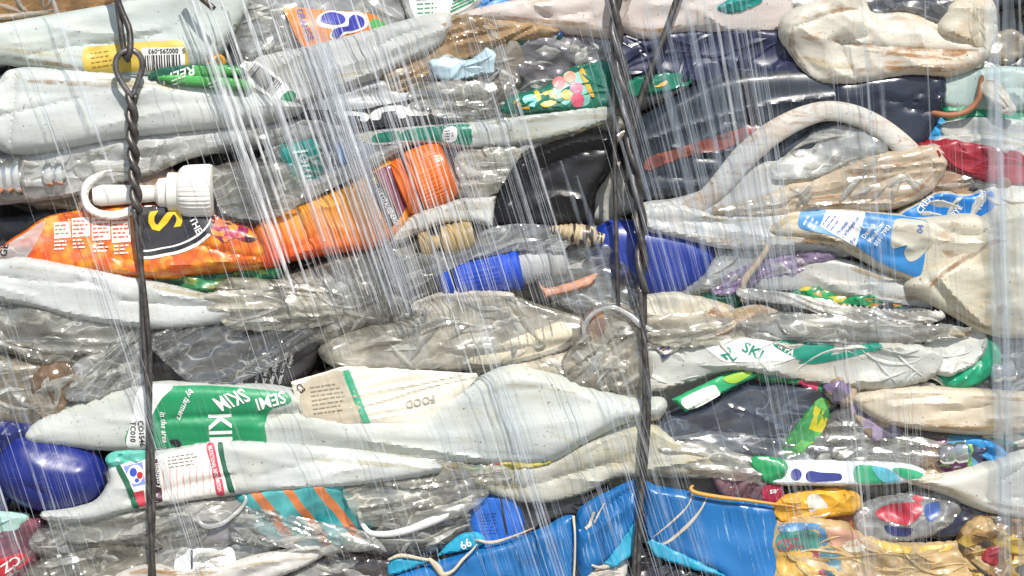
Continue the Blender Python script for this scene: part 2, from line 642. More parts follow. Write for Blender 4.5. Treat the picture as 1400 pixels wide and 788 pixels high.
def ridges(b, outline, mat, seed, density=1 / 420, wide=4.5, name='crease', high=3.0):
    """raised folds of a body's own crushed wall, laid over its front"""
    r = random.Random(seed)
    O = np.array([p[:2] for p in outline], float)
    c0 = O - O.mean(0)
    ev, ew = np.linalg.eigh(c0.T @ c0)
    base = math.atan2(ew[1, 1], ew[0, 1])
    x, y = O[:, 0], O[:, 1]
    area = abs(np.dot(x, np.roll(y, 1)) - np.dot(y, np.roll(x, 1))) / 2
    lo, hi = O.min(0), O.max(0)
    size = math.sqrt(area)
    Vs, Fs, nb = [], [], 0
    for _ in range(int(area * density) + 3):
        a = base + r.gauss(0, .45)
        L = min(size * 1.3, r.uniform(18, 60) if r.random() < .6 else r.uniform(60, 150))
        p = np.array([r.uniform(lo[0], hi[0]), r.uniform(lo[1], hi[1])])
        n = max(4, int(L / 6))
        k = r.uniform(-.012, .012)
        P = []
        for i in range(n + 1):
            P.append(p.copy())
            p = p + np.array([math.cos(a), math.sin(a)]) * L / n
            a += k * L / n + r.gauss(0, .09)
        P = np.array(P)
        P = P[inside(P, O)]
        if len(P) < 4:
            continue
        T = np.gradient(P, axis=0)
        T /= np.linalg.norm(T, axis=1)[:, None] + 1e-9
        Nn = np.stack([-T[:, 1], T[:, 0]], 1)
        t = np.linspace(0, 1, len(P))
        w = ((wide * .35 + wide * .65 * r.random() ** 1.5) * np.sin(np.pi * (t * .96 + .02)) * (.75 + .5 * np.abs(np.sin(t * r.uniform(3, 9) + r.random() * 6))))[:, None]
        hgt = r.uniform(.35, 1) * high * np.sin(np.pi * t) ** .6
        sk = r.uniform(-.6, .6)
        rows = [project(b, P - Nn * w, .3), project(b, P + Nn * w * sk, .5), project(b, P + Nn * w, .3)]
        rows[1][:, 1] -= hgt * S
        W = np.stack(rows, 1).reshape(-1, 3)
        m = len(P)
        F = np.array([(3 * i + j, 3 * i + j + 1, 3 * i + j + 4, 3 * i + j + 3) for i in range(m - 1) for j in (0, 1)], int)
        Vs.append(W); Fs.append(F + nb); nb += len(W)
    if not Vs:
        return None
    V = np.vstack(Vs)
    o = make_mesh(name, V, np.vstack(Fs), mat, tuple(V.mean(0)), b.o)
    o.data.set_sharp_from_angle(angle=math.radians(30))
    o['kind'] = 'stuff'
    return o

TXT = {}
def text_shape(s):
    if s not in TXT:
        cu = bpy.data.curves.new('t', 'FONT')
        cu.body = s
        cu.resolution_u = 2
        cu.offset = .018
        ob = bpy.data.objects.new('t', cu)
        COL.objects.link(ob)
        dg = bpy.context.evaluated_depsgraph_get()
        me = bpy.data.meshes.new_from_object(ob.evaluated_get(dg))
        V = np.array([v.co[:2] for v in me.vertices])
        me.calc_loop_triangles()
        F = np.array([t.vertices[:] for t in me.loop_triangles], int)
        bpy.data.objects.remove(ob)
        bpy.data.curves.remove(cu)
        bpy.data.meshes.remove(me)
        TXT[s] = (V, F)
    return TXT[s]

def split_long(V, F, mx):
    V = [tuple(v) for v in V]
    work, out = [tuple(f) for f in F], []
    mid = {}
    n = 0
    while work and n < 40000:
        n += 1
        f = work.pop()
        L = [(math.dist(V[f[i]], V[f[(i + 1) % 3]]), i) for i in range(3)]
        l, i = max(L)
        if l <= mx:
            out.append(f)
            continue
        a, b, c = f[i], f[(i + 1) % 3], f[(i + 2) % 3]
        k = (min(a, b), max(a, b))
        if k not in mid:
            mid[k] = len(V)
            V.append(((V[a][0] + V[b][0]) / 2, (V[a][1] + V[b][1]) / 2))
        m = mid[k]
        work += [(a, m, c), (m, b, c)]
    return np.array(V), np.array(out + work, int)

def lettering(b, s, x, y, size, ang, mat, off=1.4, parent=None, squeeze=1.0, bold=0, shear=0.0, name='lettering'):
    """words laid on a body: baseline starts at x,y; ang turns anticlockwise; size is the cap height"""
    V, F = text_shape(s)
    V = V * (size / .69)
    V = V * np.array([squeeze, 1])
    V, F = split_long(V, F, 7)
    a = math.radians(ang)
    tx, ty = V[:, 0] + shear * V[:, 1], V[:, 1]
    P = np.stack([x + tx * math.cos(a) - ty * math.sin(a), y - (tx * math.sin(a) + ty * math.cos(a))], 1)
    W = project(b, P, off)
    loc = tuple(W.mean(0))
    return make_mesh(name, W, F, mat, loc, parent or b.o, smooth=False)

def strokes(b, rects, mat, off=1.3, parent=None, name='lettering'):
    """flat printed bars: each (x, y, length, height, angle) starts at its left end, centred on its height"""
    P, F = [], []
    for (x, y, L, H, ang) in rects:
        a = math.radians(ang)
        k = max(1, int(L / 6))
        base = len(P)
        for i in range(k + 1):
            t = L * i / k
            for s in (-.5, .5):
                P.append((x + t * math.cos(a) - s * H * math.sin(a), y - t * math.sin(a) - s * H * math.cos(a)))
        for i in range(k):
            q = base + 2 * i
            F.append((q, q + 2, q + 3, q + 1))
    W = project(b, np.array(P), off)
    return make_mesh(name, W, np.array(F, int), mat, tuple(W.mean(0)), parent or b.o, smooth=False)

def tiny_print(x, y, L, rows, pitch, H, ang, seed=0):
    """rows of word-long bars standing for print too small to read"""
    r = random.Random(seed)
    a = math.radians(ang)
    out = []
    for i in range(rows):
        ox, oy = x + i * pitch * math.sin(a), y + i * pitch * math.cos(a)
        t = 0
        end = L * r.uniform(.7, 1)
        while t < end - 2:
            w = min(r.uniform(3, 9), end - t)
            out.append((ox + t * math.cos(a), oy - t * math.sin(a), w, H, ang))
            t += w + r.uniform(1.2, 2.2)
    return out

def bars(x, y, L, H, ang, seed=0, lo=.8, hi=2.4):
    """barcode: bars of height H standing on a line of length L at ang"""
    r = random.Random(seed)
    a = math.radians(ang)
    t, out = 0, []
    while t < L:
        w = r.uniform(lo, hi)
        px, py = x + t * math.cos(a), y - t * math.sin(a)
        out.append((px, py, H, w, ang + 90))
        t += w + r.uniform(lo, hi)
    return out

def tube(name, pts, r, mat, parent=None, seg=10, step=4.0, flat=1.0, closed=False, y0=0):
    """round bar through layout points (x, y, depth); r a number or one radius per point"""
    p = np.array(pts, float)
    rr = np.full(len(p), r, float) if np.isscalar(r) else np.array(r, float)
    q = np.hstack([p, rr[:, None]])
    n = len(q)
    C = []
    rng = range(n) if closed else range(n - 1)
    for i in rng:
        a, b = q[i], q[(i + 1) % n]
        pa = q[i - 1] if (closed or i > 0) else 2 * a - b
        pb = q[(i + 2) % n] if (closed or i + 2 < n) else 2 * b - a
        k = max(1, int(np.linalg.norm(b[:3] - a[:3]) / step))
        for j in range(k):
            t = j / k
            C.append(.5 * (2 * a + (b - pa) * t + (2 * pa - 5 * a + 4 * b - pb) * t * t + (3 * a - pa - 3 * b + pb) * t**3))
    if not closed:
        C.append(q[-1])
    C = np.array(C)
    m = len(C)
    T = np.gradient(C[:, :3], axis=0)
    if closed:
        T = np.roll(C[:, :3], -1, 0) - np.roll(C[:, :3], 1, 0)
    T /= np.linalg.norm(T, axis=1)[:, None] + 1e-9
    V = []
    up = np.array([0, 0, 1.0])
    for i in range(m):
        s = np.cross(T[i], up)
        s = s / (np.linalg.norm(s) + 1e-9)
        u = np.cross(s, T[i])
        for j in range(seg):
            a = 2 * math.pi * j / seg
            V.append(C[i, :3] + C[i, 3] * (math.cos(a) * s + math.sin(a) * flat * u))
    V = np.array(V)
    F = []
    for i in range(m if closed else m - 1):
        for j in range(seg):
            A, B = i * seg + j, i * seg + (j + 1) % seg
            Cc, Dd = ((i + 1) % m) * seg + (j + 1) % seg, ((i + 1) % m) * seg + j
            F.append((A, B, Cc, Dd))
    if not closed:
        F.append(tuple(range(seg))[::-1])
        F.append(tuple(range((m - 1) * seg, m * seg)))
    kd = (D + V[:, 2].mean() * S) / D
    W = np.stack([(V[:, 0] - 700) * S * kd, V[:, 2] * S, ZC + (394 - V[:, 1]) * S * kd], 1)
    loc = (W[:, 0].mean(), W[:, 1].mean(), W[:, 2].min())
    return make_mesh(name, W, F, mat, loc, parent)

def lathe(name, p0, p1, prof, mat, parent=None, seg=48, ribs=0, rib=0.0, squash=1.0, dent=0.0, seed=0):
    """turned body along p0-p1 (x, y, depth): prof rows are (distance share, radius, ribbed 0/1)"""
    p0, p1 = np.array(p0, float), np.array(p1, float)
    ax = p1 - p0
    T = ax / np.linalg.norm(ax)
    dpt = np.array([0, 0, 1.0])
    u = np.cross(T, dpt); u /= np.linalg.norm(u)
    w = np.cross(u, T)
    V = []
    for row in prof:
        t, r = row[:2]
        rb = row[2] if len(row) > 2 else 0
        for j in range(seg):
            a = 2 * math.pi * j / seg
            k = r * (1 + (rib * rb * (1 if math.cos(a * ribs) > 0 else -1) if ribs else 0))
            k *= 1 + dent * (math.sin(a * 2 + seed) + .6 * math.sin(3 * a + 2 * seed + 4 * t))
            V.append(p0 + ax * t + k * (math.cos(a) * u + math.sin(a) * squash * w))
    V = np.array(V)
    n = len(prof)
    F = []
    for i in range(n - 1):
        for j in range(seg):
            F.append((i * seg + j, i * seg + (j + 1) % seg, (i + 1) * seg + (j + 1) % seg, (i + 1) * seg + j))
    F.append(tuple(range(seg))[::-1])
    F.append(tuple(range((n - 1) * seg, n * seg)))
    kd = (D + V[:, 2].mean() * S) / D
    W = np.stack([(V[:, 0] - 700) * S * kd, V[:, 2] * S, ZC + (394 - V[:, 1]) * S * kd], 1)
    loc = (W[:, 0].mean(), W[:, 1].mean(), W[:, 2].min())
    o = make_mesh(name, W, F, mat, loc, parent)
    o.data.set_sharp_from_angle(angle=math.radians(40))
    return o

def empty(name, x, y, depth=0):
    o = bpy.data.objects.new(name, None)
    COL.objects.link(o)
    o.empty_display_size = .02
    o.location = ((x - 700) * S, depth * S, ZC + (394 - y) * S)
    WLOC[o.name] = Vector(o.location)
    return o

# ---------------------------------------------------------------- shared looks
WHITE = hdpe()
WHITE2 = hdpe((.68, .7, .66), .2)
CREAM = hdpe((.74, .70, .58), .55, (.45, .26, .1))
CREAM2 = hdpe((.76, .73, .64), .6, (.5, .26, .1), .34)
PINKISH = hdpe((.76, .70, .66), .35, (.5, .3, .2))
GREYW = hdpe((.58, .61, .6), .3)
PALETEAL = hdpe((.5, .64, .62), .2)
CLEAR = clear()
CLEARG = clear((.76, .79, .82), .2, .1, .6)
CLEARD = clear((.36, .4, .46), .1, .09, .6, (.5, .54, .6))
HAZY = clear((.85, .88, .9), .4, .16, .5)
TANCLEAR = clear((.74, .64, .47), .3, .12, .7, (.72, .62, .44))
TANHAZE = clear((.8, .74, .62), .5, .16, .6, (.78, .7, .54))
AMBER = clear((.72, .42, .16), .35, .12, .6, (.62, .36, .14))
BLACKP = plastic((.007, .007, .008), .3, .15, 0, spec=.4, dcol=(.08, .07, .06))
INK = plastic((.02, .02, .025), .45, .05)
WPRINT = plastic((.78, .78, .75), .45, .12, var=.04)
PAPER = plastic((.72, .67, .56), .6, .35, var=.08, dcol=(.4, .28, .16), spec=.2)
GREENL = plastic((.014, .25, .10), .42, .3)
GREEND = plastic((.01, .10, .06), .4, .2)
GREENB = plastic((.08, .36, .09), .38, .15)
TEAL = plastic((.006, .22, .19), .36, .1)
YELLOW = plastic((.58, .42, .07), .42, .25)
ORANGE = plastic((.82, .16, .012), .3, .1, .2)
ORANGEL = plastic((.85, .24, .02), .38, .12)
BLUE = plastic((.015, .05, .42), .3, .1, .25)
BLUEC = plastic((.010, .13, .36), .34, .4, .05, dcol=(.02, .1, .25), crush=1.3)
BLUEL = plastic((.03, .2, .48), .42, .3)
CYAN = plastic((.02, .32, .5), .4, .25)
NAVY = plastic((.012, .015, .075), .3, .15, .2)
SLATE = plastic((.022, .03, .042), .36, .25, .1, dcol=(.12, .09, .07))
RED = plastic((.5, .02, .03), .3, .12, .2)
GREY = plastic((.3, .3, .3), .45, .1)
CAPW = plastic((.76, .75, .69), .4, .45, var=.06, wrinkle=.08, dcol=(.45, .36, .24))
GOLD = plastic((.42, .30, .13), .35, .3)
LILAC = clear((.6, .5, .68), .4, .14, .5, (.45, .32, .55))

SOFT = (('n', 5, 80, 0, 2.5), ('f', 8, 70, 0, 3))
MILK = (('f', 11, 58, 0, 2.6), ('f', 4, 26, 15, 2.6))
CRUSH = (('f', 14, 44, 0, 1.7), ('f', 6, 20, 12, 1.8))
FOLDS = (('w', 5, 15, 0, 4), ('f', 5, 26, 0, 2), ('f', 2, 9))
FOIL = (('f', 10, 26, 20, 1.4), ('f', 6, 12, -20, 1.4))

JAGGED += [CRUSH, FOLDS, FOIL]

FOLDM = clear((.99, .99, .985), .2, .06, .3, (.9, .88, .83))
FOLDD = clear((.85, .87, .9), .08, .05, .3, (.7, .74, .8))
YELLOWED = grime((.46, .36, .15), .45, 34.0)
BROWNED = grime((.36, .2, .08), .6, 70.0)
DARKISH = [CLEARD]

def item(name, label, cat, outline, y, th, mat, cr=MILK, creases=(), group=None, **k):
    k.setdefault('grow', 0 if k.get('sheet') or any(len(p) > 2 for p in outline) else 4.5)
    if cr is SOFT or cr is MILK:
        k.setdefault('buckle', 6)
    smooth = k.pop('smooth', False)
    b = pillow(name, outline, y, th, mat, cr, creases, **k)
    tag(b.o, label, cat, group)
    if smooth:
        return b
    if mat.name.startswith('clear_plastic'):
        ridges(b, outline, FOLDM if mat not in DARKISH else FOLDD, SEED[0], 1 / 520, 8, high=4.5)
    elif (cr is CRUSH or cr is FOIL) and not mat.name.startswith('teal_orange'):
        ridges(b, outline, mat, SEED[0], 1 / 650, 6, high=3.5)
    elif mat.name.startswith('milky'):
        rs = random.Random(SEED[0])
        n = len(outline)
        for q in range(4 if len(outline) > 9 else 1):
            # grime runs a little way inside the edge, along a stretch of the outline
            i0 = rs.randrange(n)
            cx, cy = np.mean([p[0] for p in outline]), np.mean([p[1] for p in outline])
            f = rs.uniform(.08, .3)
            ln = []
            for j in range(3):
                px, py = outline[(i0 + j) % n][:2]
                ln.append((px, py + (cy - py) * f * 1.5))
            if max(math.dist(ln[0], ln[1]), math.dist(ln[1], ln[2])) < 170:
                stain(b, ln, rs.uniform(2, 6), rs.choice((YELLOWED, YELLOWED, BROWNED)), .6)
    return b

# ---------------------------------------------------------------- setting
gm, gnt = new_mat('yard_concrete')
gv = coords(gnt)
gc = mixc(gnt, ramp(gnt, noise(gnt, gv, 3, 6), .3, .7), (.26, .25, .235), (.36, .35, .33))
finish(gnt, principled(gnt, gc, .85, bump(gnt, noise(gnt, gv, 60, 5), .4, .004), .3).outputs[0])
G = 60
ground = make_mesh('ground', [(-G, -G, 0), (G, -G, 0), (G, G, 0), (-G, G, 0)], [(0, 1, 2, 3)], gm)
ground['kind'] = 'structure'

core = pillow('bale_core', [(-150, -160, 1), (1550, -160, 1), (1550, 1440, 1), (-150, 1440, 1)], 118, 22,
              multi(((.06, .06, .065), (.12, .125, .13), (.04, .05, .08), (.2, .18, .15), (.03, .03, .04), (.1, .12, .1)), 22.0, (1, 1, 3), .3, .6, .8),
              (('f', 26, 70, 0, 2.5), ('f', 9, 22, 0, 2)), g=14, back=38)  # dark cell colours paint in the shade of the gaps between bottles
tag(core.o, 'crushed plastic packed deep inside the bale, coloured dark for the shade in the gaps', 'plastic waste', kind='stuff')

# loose crushed scrap that fills the depth between the bottles: nobody could count it
def fill_mass():
    r = random.Random(5)
    mats = [clear((.6, .64, .66), .35, .08, .7), clear((.8, .82, .84), .45, .08, .7), hdpe((.68, .69, .64), .5), plastic((.04, .045, .055), .25, .2), clear((.65, .58, .46), .45, .08, .7, (.7, .6, .44))]
    weights = [4, 6, 6, 1, 5]
    Vs, Fs, mi, base = [], [], [], 0
    for row in range(15):
        y = -70 + row * 66 + r.uniform(-10, 10)
        x = -160 + r.uniform(0, 80)
        while x < 1560:
            L, H = r.uniform(120, 260), r.uniform(46, 84)
            sl = r.uniform(-.18, .18)
            n = 14
            top = [(x + L * i / n, y - H / 2 * math.sin(math.pi * (i + .4) / (n + .8)) ** .5 + sl * L * (i / n - .5) + r.uniform(-7, 7)) for i in range(n + 1)]
            bot = [(x + L * i / n, y + H / 2 * math.sin(math.pi * (i + .4) / (n + .8)) ** .5 + sl * L * (i / n - .5) + r.uniform(-7, 7)) for i in range(n, -1, -1)]
            b = pillow('scrap', top + bot, r.uniform(26, 66), r.uniform(14, 22), None, CRUSH, g=6.5)
            me = b.o.data
            W = np.zeros(len(me.vertices) * 3); me.vertices.foreach_get('co', W)
            W = W.reshape(-1, 3) + np.array(b.o.location)
            F = np.zeros(len(me.polygons) * 3, np.int32); me.polygons.foreach_get('vertices', F)
            Vs.append(W); Fs.append(F.reshape(-1, 3) + base); base += len(W)
            mi.append(np.full(len(F) // 3, r.choices(range(5), weights)[0], np.int32))
            bpy.data.objects.remove(b.o); bpy.data.meshes.remove(me)
            x += L * r.uniform(.7, .95)
    o = make_mesh('crushed_scrap', np.vstack(Vs), np.vstack(Fs), None)
    for m in mats:
        o.data.materials.append(m)
    o.data.polygons.foreach_set('material_index', np.concatenate(mi))
    tag(o, 'crushed clear and grey plastic scrap wedged behind the bottles', 'plastic waste', kind='stuff')
fill_mass()

# ================================================================ TOP BAND
item('amber_bottle', 'crushed amber see-through bottle in the corner above the yellow-labelled milk bottle', 'bottle',
     [(-60, -30), (100, -40), (155, 0), (120, 12), (60, 20), (0, 26), (-60, 30)], 22, 16, AMBER, CRUSH)

b = item('milk_bottle', 'crushed milk bottle with a yellow barcode label behind the wire eye', 'bottle',
         [(-60, 42), (0, 36), (60, 26), (150, 10), (215, -4), (300, -20), (345, -10), (332, 20), (314, 50), (294, 80), (262, 101), (120, 104), (60, 94), (0, 84), (-60, 86)],
         12, 24, hdpe((.66, .73, .70), .25), SOFT, group='crushed milk bottles')
l = decal(b, 'label', [(119, 70), (135, 66), (170, 62), (246, 58), (255, 62), (258, 97), (200, 100), (150, 102), (122, 101)], YELLOW, .9)
decal(b, 'label_panel', [(198, 69), (256, 67), (257, 97), (199, 99)], WPRINT, 1.4, smooth=False, parent=l)
strokes(b, bars(201, 99, 50, 20, 2, 3), INK, 2.0, l, 'barcode')
lettering(b, '5  000295-093', 257, 69.5, 6.2, 181, INK, 2.0, l, .95)
strokes(b, tiny_print(128, 76, 32, 4, 6.5, 1.6, 8, 4), plastic((.3, .18, .03), .5), 1.5, l, 'small_print')

item('yellow_scrap', 'small orange-yellow scrap poking out beside the folded green label', 'scrap', [(276, 89), (284, 81), (300, 78), (304, 88), (290, 93)], 6, 6, plastic((.7, .36, .04), .4), SOFT, g=2.5)

b = item('milk_bottle', 'broad smooth white milk bottle crossed by the twisted wire below its eye', 'bottle',
         [(-60, 128), (0, 114), (12, 101), (42, 96), (130, 102), (205, 110), (260, 120), (330, 125), (398, 138), (412, 150), (370, 165), (330, 170), (250, 178), (150, 190), (60, 206), (20, 208), (-10, 198), (-60, 192)],
         -4, 24, hdpe((.68, .72, .70), .18), SOFT, [([(24, 104), (22, 150), (17, 200)], -7, 4), ([(330, 168), (345, 150), (420, 140)], 3, 5), ([(60, 200), (200, 183), (330, 168)], 3, 6)], group='crushed milk bottles')
fl = pillow('folded_label', [(202, 107), (212, 96), (240, 90), (300, 88), (330, 92), (338, 104), (260, 108), (210, 110)], -22, 9, GREEND, SOFT, g=3, parent=b.o)
lettering(fl, 'REEN', 268, 90, 12, 198, WPRINT, 1.6, fl.o, 1.15, shear=.3)
decal(fl, 'print', [(262, 104), (266, 92), (282, 89), (326, 92), (330, 102), (300, 106)], GREENB, 1.0, g=3, parent=fl.o)
fr = pillow('label_roll', [(214, 107), (222, 103), (250, 102), (330, 108), (346, 118), (340, 124), (300, 121), (240, 115), (218, 111)], -26, 10, GREENB, SOFT, g=3, parent=b.o)
strokes(fr, tiny_print(236, 112, 20, 2, 5, 1.6, 20, 2) + tiny_print(286, 116, 22, 2, 5, 1.6, 20, 9), WPRINT, 1.2, fr.o, 'small_print')

b = item('soda_bottle', 'clear drink bottle with an orange label and blue blob logo', 'bottle',
         [(325, 40), (340, -20), (420, -30), (530, -12), (552, 25), (520, 46), (430, 68), (350, 84), (320, 66)], 20, 18, CLEARG, CRUSH)
l = decal(b, 'label', [(393, 14), (440, 16), (508, 22), (528, 37), (516, 43), (470, 55), (428, 67), (411, 60), (400, 36)], ORANGEL, 5, g=3)
decal(b, 'logo_ground', [(434, 32), (438, 23), (452, 17), (476, 19), (494, 20), (505, 28), (503, 40), (486, 47), (472, 50), (462, 58), (452, 53), (455, 43), (440, 39)], WPRINT, 5.6, g=3, parent=l)
LOGO = plastic((.045, .05, .36), .4, .05)
decal(b, 'logo_blob', [(440, 30), (444, 22), (456, 19), (470, 23), (474, 31), (466, 36), (448, 35)], LOGO, 6.3, g=2.5, parent=l)
decal(b, 'logo_blob', [(457, 53), (456, 45), (466, 40), (478, 38), (479, 28), (487, 23), (498, 28), (499, 38), (486, 44), (472, 46), (464, 54)], LOGO, 6.3, g=2.5, parent=l)
decal(b, 'print', [(507, 38), (511, 29), (522, 31), (529, 38), (518, 43)], GREENB, 6.3, g=2.5, parent=l)
lettering(b, 'ORANGE', 407, 16, 8.5, -70, LOGO, 6.3, l, .9)

b = item('milk_bottle', 'pale grey milk bottle slanting up beside the orange-labelled drink bottle', 'bottle',
         [(338, 120), (345, 92), (360, 78), (400, 72), (450, 60), (560, 30), (604, 21), (615, 26), (614, 44), (600, 62), (545, 92), (500, 112), (440, 131), (405, 145), (365, 142)],
         2, 22, hdpe((.66, .68, .66), .3), SOFT, [([(420, 130), (500, 98), (600, 55)], -4, 5)], group='crushed milk bottles')
l = decal(b, 'label', [(328, 90), (345, 84), (372, 98), (392, 116), (406, 130), (402, 138), (390, 140), (365, 131), (338, 112)], WPRINT, .9, g=3)
strokes(b, bars(340, 104, 34, 20, -38, 8, .9, 2.0) + bars(352, 116, 30, 22, -38, 9, .8, 1.8), INK, 1.6, l, 'barcode')
decal(b, 'label_edge', [(386, 136), (398, 126), (407, 131), (403, 139), (391, 141)], GREENL, 1.6, g=2.5, parent=l)

b = item('milk_bottle', 'milk bottle end with green-striped white label at the upper edge', 'bottle',
         [(552, -20), (600, -40), (690, -44), (660, 2), (630, 21), (600, 27), (570, 29), (556, 12)], 14, 16, WHITE, SOFT, group='crushed milk bottles')
l = decal(b, 'label', [(568, 26), (566, -15), (665, -30), (650, 4), (622, 21), (596, 26)], WPRINT, .9)
strokes(b, tiny_print(570, 2, 30, 4, 6, 1.7, 4, 3), GREENL, 1.5, l, 'small_print')
strokes(b, [(616 + i * 1.2, 18 - i * 5, 36, 2.2, 25) for i in range(6)], GREENL, 1.5, l, 'print')

item('blue_scrap', 'bright blue scrap poking up at the upper edge beside a green-striped label', 'scrap', [(652, 10), (666, -10), (692, -10), (688, 6), (668, 15)], 12, 8, BLUEL, CRUSH, g=3)
item('milk_bottle', 'plain white milk bottle along the upper edge above the tan crinkled bottle', 'bottle',
     [(625, 25), (660, 13), (720, 0), (770, -20), (860, -30), (852, 30), (835, 48), (800, 46), (760, 41), (690, 29), (650, 27)], 8, 20, PINKISH, MILK, group='crushed milk bottles')
item('tan_bottle', 'crinkled tan see-through bottle slanting below the pale grey milk bottle', 'bottle',
     [(611, 30), (640, 22), (690, 30), (762, 42), (748, 50), (700, 56), (650, 74), (600, 90), (585, 108), (560, 123), (535, 126), (526, 112), (524, 95), (560, 74), (600, 58)], 4, 14, clear((.66, .44, .24), .55, .14, .6, (.62, .42, .22)), FOLDS, g=3)
item('pale_blue_scrap', 'pale blue folded plastic piece under the tan crinkled bottle', 'scrap',
     [(581, 84, 1), (612, 76), (640, 82), (655, 72), (668, 64), (688, 86), (692, 100), (660, 103), (640, 109), (614, 114, 1), (596, 108)], -2, 10, plastic((.42, .56, .62), .3, .1), CRUSH, g=3)
item('clear_bottle', 'crumpled brownish clear bottle beside the pale blue folded piece', 'bottle',
     [(575, 125), (610, 113), (660, 100), (680, 60), (706, 58), (716, 90), (705, 125), (690, 155), (640, 152), (600, 142)], 8, 14, clear((.5, .45, .4), .22, .08, .9, (.6, .55, .48)), FOIL, g=3)
item('clear_bottle', 'glittering crumpled clear bottle above the fruit-printed green wrapper', 'bottle',
     [(690, 60), (730, 48), (790, 52), (840, 60), (845, 95), (790, 98), (745, 122), (700, 128), (684, 95)], 14, 14, clear((.36, .36, .44), .2, .08, .9, (.6, .6, .68)), FOIL, g=3)
item('green_scrap', 'dark green strip with white and blue print near the top', 'scrap', [(690, 56), (720, 46), (762, 42), (764, 52), (730, 54), (700, 66)], 2, 6, multi(((.01, .12, .07), (.01, .12, .07), (.6, .62, .65), (.05, .08, .4)), 60.0), SOFT, g=3)

b = item('lettered_bottle', 'grey and black bottle with bold white rounded letters', 'bottle',
         [(400, 150), (440, 135), (520, 110), (545, 126), (600, 122), (700, 128), (714, 150), (690, 164), (600, 170), (520, 174), (470, 172), (420, 165)], 10, 16, plastic((.05, .053, .06), .25, .1, .2), SOFT)
decal(b, 'shoulder', [(402, 149), (440, 136), (520, 111), (544, 127), (590, 124), (560, 138), (520, 146), (505, 150), (470, 152)], plastic((.42, .43, .43), .4, .15), 1.0)
decal(b, 'letter', [(460, 153), (500, 156), (507, 161), (502, 168), (493, 166), (494, 161), (478, 160), (470, 166)], WPRINT, 1.6, g=3)
decal(b, 'letter', [(508, 165), (509, 156), (522, 149), (548, 145), (557, 150), (555, 162), (545, 163), (543, 154), (524, 156), (521, 165)], WPRINT, 1.6, g=3)
decal(b, 'letter', [(558, 159), (558, 146), (568, 140), (600, 136), (605, 141), (604, 158), (591, 158), (591, 146), (571, 149), (572, 154), (586, 154), (586, 159)], WPRINT, 1.6, g=3)

b = item('milk_bottle', 'slim white bottle with a dark green label band above the orange lid', 'bottle',
         [(488, 190), (520, 182), (560, 178), (640, 171), (720, 160), (835, 148), (838, 158), (770, 183), (700, 196), (640, 200), (580, 194), (520, 197)], -2, 14, hdpe((.64, .68, .66), .4, (.4, .32, .12)), SOFT, g=3.5)
l = decal(b, 'label', [(544, 191), (552, 181), (562, 177), (641, 171), (645, 184), (642, 199), (590, 193)], plastic((.008, .16, .10), .34, .12), .9, g=3)
decal(b, 'label', [(508, 194), (515, 184), (546, 180), (538, 193)], plastic((.008, .16, .10), .34, .12), .9, g=3)
p = decal(b, 'label_panel', [(605, 190), (608, 178), (618, 174), (625, 178), (624, 192), (612, 196)], WPRINT, 1.5, g=3, parent=l)
strokes(b, tiny_print(608, 181, 12, 4, 3.6, 1.2, 6, 5), INK, 2.0, l, 'small_print')
item('grey_bottle', 'grey hazy bottle side wedged between the green-banded bottle and black tub', 'bottle',
     [(640, 205), (700, 196), (770, 184), (835, 160), (850, 175), (760, 198), (710, 216), (690, 242), (680, 265), (640, 262), (625, 235)], 14, 16, clear((.6, .6, .58), .4, .15, .8, (.5, .5, .48)), CRUSH)

# ---- squeeze bottle with ribbed cap and swinging strap
item('clear_bottle', 'long hazy clear bottle with a ridged neck below the broad white milk bottle', 'bottle',
     [(-60, 228), (0, 214), (60, 206), (150, 193), (250, 181), (340, 173), (440, 166), (472, 180), (390, 196), (330, 202), (262, 212), (190, 242), (110, 262), (50, 271), (-60, 276)], 8, 16, HAZY, MILK)
cb = [o for o in COL.objects if o.name.startswith('clear_bottle')][-1]
HZ2 = clear((.9, .92, .92), .45, .12, .3)
lathe('neck', (-14, 246, -4), (36, 240, -4), [(0, 22), (.1, 26), (.2, 22), (.32, 26), (.42, 22), (.55, 26), (.66, 22), (.8, 27), (.9, 27), (1, 20)], HZ2, cb, 40)
lathe('collar', (60, 240, -6), (92, 237, -6), [(0, 13), (.15, 17), (.4, 17), (.5, 14), (.62, 17), (.85, 17), (1, 12)], HZ2, cb, 36)
item('brown_scrap', 'brown see-through scrap behind the white nozzle and strap', 'scrap', [(112, 262), (140, 232), (240, 238), (236, 300), (150, 312), (112, 300)], 16, 10, clear((.5, .3, .16), .5, .14, .6, (.42, .24, .12)), CRUSH)
root = pillow('sauce_bottle', [(282, 236), (310, 224), (388, 214), (402, 250), (396, 300), (350, 320), (300, 308), (286, 292)], 10, 26, clear((.2, .21, .23), .12, .08, .8, (.35, .36, .38)), CRUSH)
tag(root.o, 'dark see-through bottle with a white ribbed cap, nozzle and strap', 'bottle')
lathe('cap', (229, 263, -8), (293, 262, -8), [(0, 22), (.03, 27), (.24, 27), (.27, 31), (.36, 35, 1), (.5, 36.5, 1), (.9, 37, 1), (.97, 36), (1, 32)], CAPW, root.o, 144, 36, .018)
lathe('nozzle', (128, 268, -10), (232, 264, -8), [(0, 12), (.1, 15), (.5, 13), (.8, 11), (.86, 20), (1, 22)], CAPW, root.o, 32, squash=.8)
pillow('strap', [(110, 266), (116, 247), (134, 236), (154, 232), (144, 240), (126, 254), (121, 272), (134, 286), (160, 288), (184, 279), (193, 270), (189, 288), (166, 300), (138, 299), (117, 287)], -20, 5, CAPW, (('n', 1, 20),), parent=root.o, g=2.5, w=4, jag=0)

